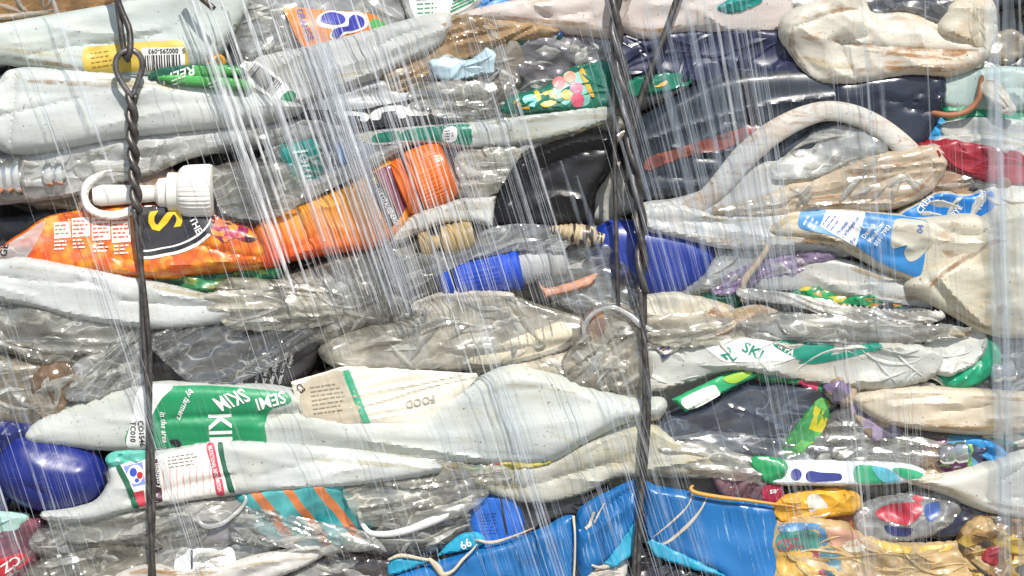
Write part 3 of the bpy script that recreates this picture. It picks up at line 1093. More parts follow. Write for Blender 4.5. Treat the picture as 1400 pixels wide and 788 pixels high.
b = item('clear_bottle', 'clear bottle with a teal label and pale vertical lettering', 'bottle',
         [(366, 205), (440, 186), (520, 190), (552, 205), (505, 236), (430, 262), (385, 278), (362, 245)], 12, 18, CLEARG, SOFT)
l = decal(b, 'label', [(386, 196), (424, 190), (437, 200), (441, 242), (420, 249), (397, 257), (391, 230)], TEAL, 1.0)
lettering(b, 'lmol', 428, 250, 20, 98, plastic((.55, .68, .66), .4), 1.8, l, .9)
l = decal(b, 'small_label', [(444, 196), (500, 192), (512, 214), (505, 232), (452, 250), (446, 220)], plastic((.2, .22, .26), .4), 1.0)
decal(b, 'print', [(462, 202), (468, 200), (476, 222), (470, 227), (464, 222)], BLUEL, 1.7, g=2.5, parent=l)
strokes(b, tiny_print(452, 244, 42, 2, 6, 2.2, 88, 5), WPRINT, 1.7, l, 'small_print')
lettering(b, 'dg', 489, 216, 11, 75, WPRINT, 1.7, l)

# ---- orange lid in a clear jar
root = pillow('lidded_jar', [(508, 232), (545, 205), (592, 188), (650, 196), (680, 215), (668, 262), (640, 290), (565, 306), (530, 292)], 16, 14, clear((.5, .3, .38), .14, .1, .5, (.35, .2, .26)), SOFT)
tag(root.o, 'clear purple-tinted jar with a ribbed bright orange lid', 'jar')
ax0, ax1 = (546, 259, -2), (616, 229, -2)
lathe('lid_ring', ax0, tuple(np.array(ax0) + .24 * (np.array(ax1) - np.array(ax0))), [(0, 34), (.12, 40), (.9, 41), (1, 38)], ORANGE, root.o, 96, squash=.75)
lathe('lid', tuple(np.array(ax0) + .28 * (np.array(ax1) - np.array(ax0))), ax1, [(0, 38), (.05, 43), (.15, 43.5, 1), (.3, 43.5, 1), (.7, 43, 1), (.78, 42), (.95, 38), (1, 30)], ORANGE, root.o, 192, 48, .012, .75)

def orange_print():
    m, nt = new_mat('orange_print')
    v = coords(nt)
    vo = N(nt, 'ShaderNodeTexVoronoi'); nt.links.new(v, vo.inputs['Vector']); vo.inputs['Scale'].default_value = 95
    c = mixc(nt, ramp(nt, vo.outputs['Distance'], .1, .7), (.8, .34, .02), (.56, .10, .01))
    c = mixc(nt, ramp(nt, noise(nt, v, 12, 4), .42, .62), c, (.62, .07, .012))
    c = mixc(nt, ramp(nt, noise(nt, v, 34, 5), .6, .7, 0, .6), c, (.85, .5, .1))
    p = principled(nt, c, .3, bump(nt, noise(nt, v, 60, 4), .3, .001), .5, 0, 0, .3)
    finish(nt, p.outputs[0])
    return m
OPRINT = orange_print()
def orange_drink():
    m, nt = new_mat('orange_drink_sleeve')
    v = coords(nt)
    tc = N(nt, 'ShaderNodeTexCoord'); sp = N(nt, 'ShaderNodeSeparateXYZ'); nt.links.new(tc.outputs['Generated'], sp.inputs[0])
    t = math2(nt, 'ADD', sp.outputs[2], math2(nt, 'MULTIPLY', noise(nt, v, 16, 4), .3))
    c = mixc(nt, ramp(nt, t, .3, .75), (.80, .09, .02), (.86, .36, .03))
    c = mixc(nt, ramp(nt, noise(nt, v, 40, 5), .6, .75, 0, .5), c, (.9, .5, .12))
    p = principled(nt, c, .28, bump(nt, noise(nt, v, 50, 4), .3, .001), .5, 0, 0, .3)
    finish(nt, p.outputs[0])
    return m
b = item('drink_bottle', 'orange energy drink bottle with a slanting black lettered band', 'bottle',
         [(346, 338), (353, 311), (390, 287), (420, 279), (470, 259), (508, 239), (536, 224), (556, 270), (556, 302), (540, 322), (515, 336), (470, 343), (400, 353), (364, 366)], 2, 24, orange_drink(), MILK, [([(380, 345), (430, 300), (500, 260)], -3, 5)])
l = decal(b, 'label_band', [(499, 244), (514, 236), (549, 298), (535, 314)], INK, .9, g=3, smooth=False)
lettering(b, 'BY', 507, 246, 7, -61, plastic((.7, .5, .1), .4), 1.7, l, .9)
lettering(b, 'LUCOZADEENERGY', 515, 261, 7, -61, WPRINT, 1.7, l, .62)
decal(b, 'clear_band', [(515, 235), (534, 226), (558, 280), (550, 298)], plastic((.22, .05, .09), .2, .1, .4), .9, g=3, smooth=False)
item('clear_sleeve', 'thin clear plastic edge lying along the top of the orange drink bottle', 'plastic sheet',
     [(372, 292), (395, 262), (440, 240), (500, 215), (548, 194), (558, 199), (520, 222), (470, 250), (410, 280), (380, 302)], -18, 3, clear((.92, .93, .94), .22, .08, .4), SOFT, g=3.5, sheet=True)
b = item('clear_bag', 'small clear crinkled bag with a red patch beside the orange lid', 'bag',
         [(620, 240), (640, 226), (672, 222), (684, 240), (672, 268), (640, 272), (622, 262)], 4, 9, clear((.8, .8, .8), .3, .08, 1.0), FOIL, g=3)
decal(b, 'red_patch', [(631, 234), (642, 231), (655, 243), (666, 258), (660, 262), (646, 253), (634, 243)], RED, 1.0, g=3)

b = item('black_tub', 'glossy black plastic tub with a rolled rim in the centre', 'tub',
         [(675, 302), (680, 270), (694, 240), (722, 214), (770, 194), (815, 184), (838, 190), (832, 230), (812, 262), (802, 304), (740, 314), (688, 313)], -2, 18, BLACKP,
         (('f', 5, 60, 25, 2), ('n', 3, 30)), [([(690, 262), (722, 222), (780, 198), (836, 190)], 8, 6), ([(700, 275), (735, 236), (790, 212), (842, 204)], -7, 6), ([(720, 290), (760, 268), (800, 276)], 5, 6)])
item('white_handle_piece', 'curved white bottle shoulder in front of the gold ribbed neck', 'bottle',
     [(529, 338, 1), (545, 311), (570, 291), (610, 277), (640, 270), (679, 268, 1), (674, 313, 1), (645, 304), (605, 306), (575, 318), (552, 332)], -8, 12, hdpe((.78, .78, .72), .3), (('n', 3, 40),), [([(634, 270), (646, 304)], 5, 3)], w=9, g=3)

# ================================================================ TOP BAND, BEYOND THE SECOND WIRE
item('milk_bottle', 'pinkish white milk bottle along the upper edge beyond the second wire', 'bottle',
     [(842, -10), (850, -40), (1060, -44), (1080, 10), (1064, 38), (1000, 43), (930, 43), (892, 53), (862, 46), (842, 24)], 12, 20, PINKISH, MILK, group='crushed milk bottles')
item('teal_scrap', 'thin teal scrap lying on the pinkish white bottle at the upper edge', 'scrap', [(980, 12), (995, 4), (1030, -8), (1038, 0), (1002, 14)], -8, 4, TEAL, CRUSH, g=3)
b = item('fruit_wrapper', 'green wrapper with pink peaches and yellow ornament', 'wrapper',
         [(686, 152), (704, 133), (742, 124), (775, 101), (800, 92), (838, 89), (856, 108), (850, 136), (800, 151), (745, 153), (700, 159)], -2, 14, plastic((.012, .14, .09), .34, .15, .2), CRUSH, g=3)
PEACH = [plastic((.72, .2, .2), .4), plastic((.78, .34, .24), .4), plastic((.75, .18, .26), .4), plastic((.85, .42, .12), .4), plastic((.6, .1, .16), .4)]
def blob(x, y, rx, ry, n=10):
    return [(x + rx * math.cos(2 * math.pi * i / n), y + ry * math.sin(2 * math.pi * i / n)) for i in range(n)]
decal(b, 'print', [(760, 118), (775, 106), (800, 100), (806, 140), (785, 148), (764, 140)], plastic((.2, .5, .42), .4), .9, g=3)
for k, (x, y, rx, ry) in enumerate([(764, 114, 9, 9), (779, 106, 9, 8), (788, 121, 9, 8), (774, 131, 7, 7), (789, 138, 9, 10)]):
    decal(b, 'peach', blob(x, y, rx, ry), PEACH[k], 1.6 + .25 * k, g=2.5)
YP = plastic((.78, .42, .03), .4)
decal(b, 'ornament', [(702, 143), (712, 150), (724, 151), (722, 147), (712, 144), (706, 139)], YP, 1.5, g=2.5)
decal(b, 'ornament', [(730, 128), (736, 126), (742, 140), (752, 138), (750, 131), (744, 132), (742, 128), (756, 126), (760, 142), (742, 148)], YP, 1.5, g=2.5)
decal(b, 'ornament', [(792, 98), (797, 94), (808, 122), (812, 134), (806, 132)], YP, 1.5, g=2.5)
decal(b, 'print', [(716, 134), (730, 131), (738, 144), (726, 148), (716, 142)], plastic((.2, .55, .52), .4), 1.4, g=2.5)
b = item('green_wrapper_end', 'narrow green and yellow wrapper end beyond the second wire', 'wrapper',
         [(852, 118), (880, 108), (915, 104), (936, 107), (940, 112), (910, 122), (880, 126), (852, 132)], -6, 8, plastic((.01, .17, .10), .3, .1, .3), CRUSH, g=2.5)
decal(b, 'ornament', [(888, 116), (900, 110), (912, 112), (908, 118), (896, 120)], YP, 1.0, g=2.5)
b = item('navy_film', 'dark blue printed film sheet under the pinkish bottle beyond the second wire', 'film',
         [(832, 74), (848, 52), (900, 46), (1000, 42), (1062, 44), (1086, 80), (1098, 112), (1000, 122), (930, 112), (900, 102), (846, 104)], 14, 12, plastic((.018, .022, .06), .36, .3, .05), CRUSH)
strokes(b, [(850, 58, 16, 3, -30), (862, 64, 14, 3, 20), (874, 70, 12, 2.5, -40), (832, 62, 8, 3, 60), (856, 50, 16, 2, -20)], WPRINT, 1.4, name='print')
b = item('grey_tub', 'large dark slate tub behind the film beyond the second wire', 'tub',
         [(862, 186), (900, 150), (950, 120), (1000, 103), (1080, 98), (1180, 106), (1200, 190), (1100, 222), (1000, 246), (960, 261), (910, 267), (866, 265)], 12, 22, SLATE, (('f', 9, 70, 15, 2.4), ('f', 3, 30, 0, 2)), buckle=8, creases=
         [([(878, 196), (960, 168), (1050, 145), (1140, 134)], 5, 5), ([(872, 258), (950, 256), (1020, 228)], 3, 4)])
decal(b, 'rust_band', [(880, 233), (884, 217), (920, 206), (960, 193), (1005, 179), (1032, 172), (1032, 182), (990, 205), (950, 212), (915, 223), (890, 233)], multi(((.3, .07, .04), (.24, .08, .06), (.16, .05, .04), (.34, .1, .06)), 80.0), 1.2)
decal(b, 'dark_band', [(1000, 104), (1018, 102), (1044, 182), (1028, 186)], BLACKP, 1.2, smooth=False)
item('navy_tub', 'dark navy tub end with a rounded corner above the white arched handle', 'tub',
     [(1140, 118), (1170, 110), (1215, 104), (1240, 100), (1282, 103), (1291, 112), (1288, 142), (1275, 172), (1256, 199), (1220, 202), (1180, 184), (1145, 165)], 4, 18, plastic((.012, .018, .035), .3, .15, .15), (('f', 6, 50, 80, 2), ('f', 2, 22)), w=18, buckle=4)
b = item('cream_bottle', 'badly crumpled cream bottle with brown creases near the upper edge', 'bottle',
         [(1068, 46), (1076, 22), (1110, 6), (1168, -18), (1190, 20), (1240, 22), (1290, 40), (1336, 58), (1347, 75), (1322, 95), (1286, 103), (1240, 101), (1170, 113), (1120, 109), (1098, 91), (1078, 64)], -2, 22, CREAM2, (('f', 17, 46, 20, 1.6), ('f', 8, 20, -20, 1.6)), g=3, creases=
         [([(1140, 58), (1200, 66), (1330, 72)], -9, 5), ([(1175, 10), (1185, 50), (1150, 60), (1165, 105)], -6, 4), ([(1085, 40), (1140, 20), (1170, 15)], -5, 4)])
for ln, wd in (([(1140, 58), (1200, 66), (1290, 70), (1335, 70)], 3), ([(1180, 72), (1240, 78), (1300, 84)], 2.5), ([(1100, 28), (1140, 18), (1172, 14)], 3), ([(1080, 40), (1082, 70), (1100, 92)], 4), ([(1150, 100), (1200, 96), (1250, 94)], 3), ([(1285, 76), (1320, 72)], 6)):
    stain(b, ln, wd)
item('dark_clear_bottle', 'dark clear bottle at the upper edge above the crumpled cream bottle', 'bottle', [(1172, -44), (1320, -44), (1306, 10), (1286, 37), (1240, 23), (1188, 16)], 14, 16, CLEARD, CRUSH)
item('cream_scrap', 'upright cream flap rising to the upper edge beside the dark clear bottle', 'scrap', [(1286, 40), (1306, 0), (1340, -24), (1358, 20), (1355, 60), (1344, 72), (1322, 58)], -8, 10, CREAM, CRUSH)
item('cream_scrap', 'small white torn flap beside the brown hook', 'scrap', [(1345, 120), (1356, 112), (1378, 136), (1384, 152), (1370, 150)], -22, 4, hdpe((.74, .7, .6), .4), CRUSH, g=2.5)
o = tube('brown_hook', [(1268, 150, 0), (1280, 155, -12), (1300, 158, -18), (1322, 152, -20), (1336, 137, -20), (1341, 118, -16), (1344, 104, -8)], [3.5, 4, 4.2, 4.2, 4, 4, 3], plastic((.32, .13, .06), .45, .2), None, 10, 3)
tag(o, 'curved brown plastic hook beside the navy tub end', 'hook')
item('teal_bottle', 'pale teal bottle beside the navy tub end', 'bottle', [(1280, 112), (1330, 98), (1410, 98), (1460, 125), (1400, 148), (1330, 150), (1292, 146)], 10, 16, PALETEAL, SOFT)
item('green_lid_scrap', 'green plastic strip under the pale teal bottle', 'scrap', [(1290, 152), (1310, 140), (1345, 147), (1410, 160), (1460, 165), (1440, 178), (1360, 170), (1300, 166)], 8, 10, plastic((.01, .2, .1), .35), SOFT)
item('white_bottle', 'flat grey-white bottle between the green strip and the next white one', 'bottle', [(1286, 178), (1300, 168), (1350, 163), (1420, 172), (1460, 180), (1455, 196), (1380, 192), (1300, 189)], 2, 10, GREYW, SOFT, g=3.5)
item('white_bottle', 'flat grey-white bottle resting on the red bottle', 'bottle', [(1278, 196), (1300, 187), (1350, 188), (1420, 200), (1460, 208), (1450, 222), (1380, 214), (1320, 202)], -2, 9, GREYW, SOFT, g=3.5)
item('blue_scrap', 'sky blue scrap tucked under the navy tub end', 'scrap', [(1266, 198), (1284, 166), (1297, 180), (1296, 198), (1280, 204)], 4, 6, plastic((.04, .30, .58), .35), SOFT, g=3)
item('red_bottle', 'glossy red bottle lying under the flat grey-white bottles', 'bottle', [(1252, 202), (1290, 192), (1340, 199), (1396, 212), (1430, 240), (1380, 252), (1320, 240), (1272, 218)], -2, 14, plastic((.26, .014, .025), .28, .3, .2), CRUSH)
item('brown_clear_bottle', 'amber see-through bottle end under the red bottle', 'bottle', [(1262, 225), (1290, 222), (1330, 234), (1382, 250), (1350, 264), (1290, 266), (1258, 256)], -4, 10, clear((.62, .4, .24), .4, .1, .7, (.55, .34, .2)), CRUSH, g=3)
item('dark_wedge', 'dark gap-filling plastic wedge between amber bottle and blue-labelled cream bottle', 'tub', [(1250, 272), (1330, 252), (1440, 240), (1440, 258), (1380, 264), (1310, 278)], 4, 8, plastic((.02, .022, .03), .25), SOFT)  # flat dark wedge set in the gap between two bottles

# ---- the bottle with the arched handle
root = pillow('handled_bottle', [(870, 290), (882, 276), (925, 270), (985, 246), (1012, 222), (1060, 215), (1150, 200), (1225, 205), (1240, 250), (1120, 292), (1000, 300), (920, 300)], 6, 20, hdpe((.68, .69, .66), .4), MILK)
tag(root.o, 'stained white bottle with a large arched handle', 'bottle')
hb = tube('handle', [(925, 292, -6), (960, 276, -12), (988, 250, -18), (1020, 212, -22), (1066, 176, -24), (1118, 154, -24), (1160, 156, -24), (1200, 173, -22), (1240, 204, -18), (1266, 232, -8)], [9, 13, 16, 17, 16, 14, 14, 14.5, 15, 14], hdpe((.78, .77, .72), .75, (.36, .17, .06), .4, .0, .35), root.o, 20, 3, .5)
item('clear_sheet', 'clear crinkled plastic seen through the arched handle', 'plastic sheet', [(1040, 240), (1085, 205), (1110, 180), (1170, 172), (1212, 200), (1190, 225), (1110, 245)], -16, 4, clear((.86, .87, .86), .3, .1, .6), CRUSH, sheet=True, g=3.5)
b = item('tan_bottle', 'tan stained bottle wrung into fine folds under the arched handle', 'bottle',
     [(975, 288), (1040, 272), (1090, 250), (1140, 236), (1190, 216), (1240, 206), (1275, 200), (1292, 212), (1284, 244), (1255, 270), (1200, 286), (1120, 290), (1040, 294)], -12, 16, clear((.85, .72, .55), .75, .12, .6, (.8, .66, .48)), (('f', 9, 34, 10, 2.4), ('w', 3, 16, -6, 5), ('f', 4, 14, -10, 2)), g=3)
for ln, wd in (([(1060, 278), (1130, 270), (1200, 262), (1262, 236)], 1.5), ([(1090, 284), (1160, 280), (1230, 268)], 1.5), ([(1140, 246), (1180, 236), (1230, 226), (1270, 214)], 2), ([(1170, 262), (1210, 244), (1250, 232)], 1.3), ([(1215, 278), (1250, 262), (1280, 232)], 2.5), ([(1150, 226), (1165, 240), (1185, 238)], 2), ([(1040, 284), (1075, 272), (1110, 262)], 1.5)):
    stain(b, ln, wd)
b = item('white_limb', 'white bottle limb reaching out over the royal blue bottle', 'bottle',
     [(868, 296), (885, 288), (930, 284), (985, 298), (1040, 296), (1100, 292), (1112, 310), (1095, 332), (1050, 336), (992, 336), (945, 326), (885, 312)], -8, 14, hdpe((.78, .78, .74), .35), SOFT, [([(885, 300), (940, 312), (1000, 330)], -3, 4)])

# ================================================================ MIDDLE BAND
b = item('snack_bottle', 'orange printed bottle with a black badge and big yellow S', 'bottle',
         [(-8, 352), (10, 336), (38, 318), (65, 301), (110, 292), (190, 284), (260, 286), (310, 303), (352, 317), (370, 340), (362, 364), (300, 371), (230, 379), (150, 375), (80, 369), (20, 361)], 0, 22, OPRINT, MILK)
decal(b, 'clear_shoulder', [(-5, 351), (10, 337), (38, 319), (64, 303), (50, 340), (30, 360), (8, 357)], clear((.85, .86, .86), .35), .9)
lettering(b, 'GE', 14, 352, 10, 84, INK, 1.6)
l = decal(b, 'badge_rim', [(192, 287), (230, 284), (290, 292), (301, 300), (292, 322), (268, 340), (235, 350), (192, 350)], WPRINT, .9)
decal(b, 'badge_line', [(192, 287), (230, 284), (288, 292), (297, 301), (288, 320), (265, 336), (234, 346), (192, 346)], INK, 1.3, parent=l)
decal(b, 'badge_line', [(192, 287), (230, 284), (284, 292), (292, 301), (282, 318), (260, 332), (232, 340), (192, 341)], WPRINT, 1.7, parent=l)
bd = decal(b, 'badge', [(192, 286), (230, 284), (282, 291), (290, 301), (280, 316), (258, 330), (230, 338), (192, 338)], INK, 2.1, parent=l)
lettering(b, 'S', 205, 289, 44, -81, plastic((.8, .5, .02), .4), 2.8, l, 1.05)
lettering(b, 'THE', 262, 300, 9, -62, WPRINT, 2.8, l)
RT = plastic((.7, .1, .06), .4)
for k, (x, y, w, h) in enumerate([(76, 303, 22, 22), (100, 297, 24, 26), (127, 296, 25, 32), (154, 291, 26, 40)]):
    p = decal(b, 'table_column', [(x, y + 2), (x + w, y), (x + w + 2, y + h), (x + 2, y + h + 2)], plastic((.75, .68, .62), .42, .1), .9, g=4, smooth=False)
    strokes(b, tiny_print(x + 2, y + 6, w - 3, int(h / 6), 5.6, 2, 3, k + 3), RT, 1.5, p, 'small_print')
    strokes(b, tiny_print(x + 2 + k, y + h + 6, w - 3, 3, 5, 2, 3, k + 30), WPRINT, 1.5, p, 'small_print')
decal(b, 'flame_print', [(288, 300), (300, 299), (318, 303), (340, 313), (356, 325), (344, 332), (325, 326), (310, 332), (296, 322), (286, 318)], multi(((.5, .04, .10), (.05, .01, .02), (.75, .2, .12), (.3, .02, .1), (.8, .3, .05)), 110.0), 1.2)
item('green_foil', 'dark green foil strip peeping out under the orange printed bottle', 'foil', [(140, 377), (230, 380), (300, 371), (382, 368), (378, 380), (325, 386), (280, 397), (200, 392)], 0, 8, multi(((.01, .14, .07), (.03, .22, .08), (.01, .08, .05), (.2, .25, .06)), 90.0, (1, 1, 2), .25), FOIL, g=3)
item('tan_tube', 'short boxy tan see-through tube beside the lower milk bottle', 'tube', [(293, 392, 1), (312, 378, 1), (400, 384), (470, 394), (484, 406), (420, 421), (340, 410), (300, 405, 1)], -8, 10, clear((.8, .78, .68), .5, .14, .5, (.7, .66, .54)), (('w', 3, 10, 0, 5), ('f', 3, 22)), g=3)
item('milk_bottle', 'flattened white milk bottle tapering to a point below the orange printed bottle', 'bottle',
     [(-60, 352), (0, 358), (30, 354), (110, 367), (190, 384), (260, 400), (330, 420), (350, 427), (300, 438), (220, 446), (130, 438), (60, 421), (0, 408), (-60, 395)], -12, 20, hdpe((.71, .745, .73), .18), SOFT, [([(120, 420), (122, 395), (110, 370)], 3, 8), ([(0, 405), (100, 428), (200, 442)], 3, 5)], group='crushed milk bottles')
item('clear_bottle', 'hazy clear bottle with bubbled skin under the tapering milk bottle', 'bottle', [(-60, 405), (0, 407), (60, 420), (130, 437), (206, 445), (210, 478), (190, 498), (120, 508), (60, 496), (0, 478), (-60, 488)], 4, 18, clear((.6, .62, .6), .22, .07, .9, (.6, .58, .5)), FOIL, g=3.5)
item('clear_bottle', 'crumpled clear bottle above the blue dome and milk bottle tip', 'bottle', [(-60, 482), (60, 498), (190, 496), (202, 525), (120, 554), (60, 577), (20, 578), (-60, 566)], 2, 18, clear((.66, .66, .62), .24, .07, .9, (.62, .56, .46)), CRUSH, g=3.5)
item('brown_scrap', 'brown crumpled film inside the clear bottle above the blue dome', 'scrap', [(46, 536), (58, 506), (88, 498), (114, 512), (96, 530), (82, 560), (60, 568)], -14, 4, clear((.6, .44, .3), .3, .1, .8, (.46, .3, .17)), FOIL, g=2.5)
item('tan_scrap', 'small tan square scrap beside the first wire', 'scrap', [(154, 500, 1), (190, 492, 1), (196, 524, 1), (160, 533, 1)], -10, 4, plastic((.5, .38, .26), .5, .3), CRUSH, g=3)
b = item('dark_sheet', 'black plastic sheet printed with small pale ingredient lines', 'plastic sheet',
         [(206, 512), (222, 450), (300, 440), (400, 444), (436, 452), (424, 500), (398, 524), (330, 534), (240, 530)], 2, 10, plastic((.022, .02, .02), .4, .1, .1), (('f', 5, 50, 20, 2), ('n', 2, 20)))
PT = plastic((.5, .5, .48), .5)
for s, x, y, a in (('owder (1%) (', 352, 528, 77), ('ect) Milk Prote', 363, 527, 77), ('sifiers (Dipota', 374, 526, 77), ('oma, Citric acid, Drie', 385, 525, 77), ('Pepper', 398, 503, 77)):
    lettering(b, s, x, y, 5.2, a, PT, 1.2, squeeze=.9)
strokes(b, tiny_print(322, 527, 60, 2, 9, 2, 77, 8), PT, 1.2, name='small_print')
item('clear_sheet', 'clear sheet pulled into creases towards the first wire', 'plastic sheet', [(196, 446), (220, 450), (290, 444), (350, 432), (440, 452), (400, 486), (330, 522), (280, 534), (230, 500), (202, 470)], -16, 3, clear((.94, .94, .94), .03, .06, .6), (('w', 7, 26, 28, 6), ('f', 5, 40, 30, 2), ('f', 2, 12)), sheet=True, g=3, smooth=True)
item('clear_sheet', 'clear sheet gathered on the outer side of the first wire', 'plastic sheet', [(100, 500), (150, 470), (196, 446), (206, 460), (204, 500), (196, 524), (140, 545), (90, 545)], -18, 3, clear((.9, .9, .88), .18, .06, .6), (('w', 7, 20, 30, 6), ('f', 5, 30, 30, 2), ('f', 2, 10)), sheet=True, g=3)
item('clear_bottle', 'clear crinkled bottle lying below the orange energy drink bottle', 'bottle', [(370, 392), (420, 372), (480, 350), (540, 338), (580, 350), (610, 376), (600, 412), (560, 440), (500, 454), (440, 470), (400, 450), (420, 421)], 4, 18, clear((.68, .68, .66), .2, .07, .9, (.66, .64, .58)), CRUSH)
root = pillow('gold_neck_bottle', [(540, 345), (570, 322), (640, 308), (680, 312), (676, 340), (640, 350), (580, 372), (545, 378)], 8, 12, clear((.5, .44, .34), .3, .1, .5, (.5, .42, .28)), SOFT)
tag(root.o, 'brownish bottle with a gold ribbed neck above the blue cap', 'bottle')
lathe('neck', (574, 338, -10), (648, 322, -10), [(0, 12), (.02, 19), (.2, 20), (.22, 11), (.42, 11), (.44, 23), (.52, 21), (.58, 23), (.64, 21), (.7, 23), (.76, 21), (.82, 23), (.9, 21), (1, 19)], GOLD, root.o, 40)
item('clear_sheet', 'clear sheet stretched between the gold neck and the blue cap', 'plastic sheet', [(520, 362), (560, 348), (640, 338), (660, 316), (710, 306), (770, 312), (800, 326), (756, 342), (700, 344), (640, 358), (596, 378), (548, 400)], -24, 2.5, clear((.9, .91, .92), .1, .05, .45), (('f', 5, 36, 15, 2), ('w', 3, 14, 14, 5)), sheet=True, g=3)
root = empty('capped_bottle', 700, 390)
tag(root, 'white bottle neck with a ribbed royal blue cap', 'bottle')
lathe('neck', (690, 370, 2), (772, 352, 4), [(0, 22), (.3, 25), (.72, 25), (.75, 29), (.95, 29), (1, 22)], hdpe((.74, .76, .75), .2), root, 48)
lathe('cap', (622, 382, 0), (712, 365, 0), [(0, 24), (.04, 28, 1), (.2, 29, 1), (.5, 29.5, 1), (.68, 29.5, 1), (.7, 31), (.74, 31), (.76, 29), (.86, 29), (.88, 31.5), (.97, 31.5), (1, 28)], plastic((.012, .07, .50), .25, .06, .3), root, 120, 30, .014)
lathe('cap_top', (602, 388, 0), (618, 384, 0), [(0, 18), (.2, 24), (.9, 27), (1, 24)], plastic((.012, .07, .50), .25, .06, .3), root, 48)
item('white_scrap', 'white curved scrap over the crushed tan bottle', 'scrap', [(566, 420), (600, 405), (650, 399), (700, 406), (640, 412), (600, 420)], -14, 4, hdpe((.76, .72, .64), .4), SOFT, g=3)
b = item('tan_clear_bottle', 'large crushed tan see-through bottle in the centre', 'bottle',
         [(440, 478), (500, 452), (560, 440), (585, 413), (640, 404), (700, 408), (730, 419), (770, 431), (796, 440), (800, 455), (772, 475), (720, 491), (650, 502), (560, 508), (470, 502)], -8, 18, clear((.88, .84, .74), .36, .08, .8, (.82, .77, .64)), (('f', 13, 46, 8, 2.2), ('f', 7, 20, 10, 2)), g=3)
l = decal(b, 'label', [(640, 492), (690, 468), (730, 452), (768, 440), (782, 456), (764, 474), (718, 488), (670, 498)], plastic((.6, .54, .4), .5, .4, dcol=(.4, .3, .15)), .6, g=3)
strokes(b, [q for i in range(10) for q in tiny_print(656 + i * 11, 492 - i * 3.6, 24, 1, 5, 2, 100, i)], plastic((.28, .25, .2), .5), 1.2, l, 'small_print')
b = item('paper_label', 'torn creased cream paper label with a green stripe', 'paper',
         [(398, 522, 1), (440, 510), (480, 500), (560, 505), (656, 511, 1), (640, 531), (615, 552), (590, 577, 1), (520, 580), (416, 575, 1), (405, 548)], -24, 3, PAPER, (('f', 4, 40, 8, 3), ('w', 2, 12, 10, 6)), sheet=True, g=3)
decal(b, 'stripe', [(467, 508), (477, 505), (507, 578), (497, 578)], plastic((.05, .36, .2), .5, .2), .9, smooth=False)
decal(b, 'panel', [(420, 520), (440, 513), (470, 510), (495, 576), (424, 573), (410, 545)], plastic((.5, .44, .33), .6, .5, spec=.2), .8)
strokes(b, tiny_print(424, 530, 48, 7, 6, 1.6, 8, 3), plastic((.25, .22, .17), .5), 1.5, name='small_print')
lettering(b, 'FOOD', 594, 540, 10, 192, plastic((.4, .38, .33), .6), 1.5)
lettering(b, 'C3', 404, 528, 8, -50, INK, 1.5)
o = lathe('ribbed_tube', (752, 313, -26), (826, 327, -28), [(0, 3), (.05, 5), (.1, 7), (.14, 6), (.18, 9), (.22, 8), (.27, 11), (.31, 10), (.36, 13), (.4, 12), (.45, 14), (.5, 13), (.55, 15), (.6, 14), (.7, 15), (.8, 13), (.86, 8), (1, 7)],
          multi(((.55, .45, .28), (.06, .05, .04), (.6, .5, .34), (.5, .36, .2)), 60.0, (6, 1, 1)), None, 32)
tag(o, 'small cream ribbed tube with dark stripes under the black tub', 'tube')
item('bubble_sheet', 'clear bubble-patterned sheet below the ribbed tube', 'plastic sheet', [(738, 366), (790, 336), (850, 340), (875, 400), (850, 430), (790, 424), (745, 396)], -6, 8, clear((.92, .93, .94), .06, .06, 1.0, (.8, .84, .86), 160.0), (('f', 5, 30, 10), ('n', 2, 10)), g=3, smooth=True)
item('copper_scrap', 'copper pink scrap tapering to a hook beside the blue cap', 'scrap', [(736, 384, 1), (746, 394), (780, 386), (816, 374), (806, 392), (770, 402), (744, 408, 1)], -16, 6, plastic((.55, .28, .18), .25, .15, .4), (('n', 3, 20),), g=2.5)
b = item('blue_bottle', 'smooth royal blue bottle end behind the second wire', 'bottle', [(806, 338), (832, 306), (885, 308), (922, 311), (952, 325), (974, 346), (966, 372), (946, 393), (910, 403), (880, 399), (824, 372)], 10, 24, plastic((.012, .035, .26), .34, .2, .1, crush=.2), (('n', 2.5, 60),), w=34, smooth=True)
item('clear_bottle', 'clear bottle twisted into a knot against the second wire', 'bottle', [(770, 500), (792, 466), (798, 438), (812, 424), (842, 418), (872, 430), (889, 450), (876, 466), (888, 492), (882, 522), (838, 532), (788, 527)], -14, 16, clear((.86, .84, .8), .22, .06, .7, (.78, .74, .64)), (('w', 8, 18, 40, 6), ('f', 5, 20, 40, 2)), g=3)
cb = [q for q in COL.objects if q.name.startswith('clear_bottle')][-1]
tube('twisted_rim', [(800, 470, -24), (800, 446, -30), (812, 428, -34), (836, 420, -36), (860, 430, -36), (876, 444, -40), (892, 452, -42)], [3, 4, 4, 4, 4.5, 5, 4], clear((.9, .9, .9), .3, .08, .3), cb, 10, 3)
item('red_scrap', 'tiny red and orange scrap inside the knotted clear bottle', 'scrap', [(806, 432), (814, 426), (824, 440), (820, 458), (808, 460)], -14, 4, multi(((.6, .06, .04), (.7, .3, .05), (.5, .08, .1)), 120.0), CRUSH, g=2.5)
item('tan_clear_bottle', 'dull tan see-through bottle under the knotted clear bottle', 'bottle', [(640, 508), (720, 492), (790, 478), (860, 498), (890, 520), (870, 548), (780, 524), (700, 510)], 0, 14, TANHAZE, CRUSH, g=3.5)

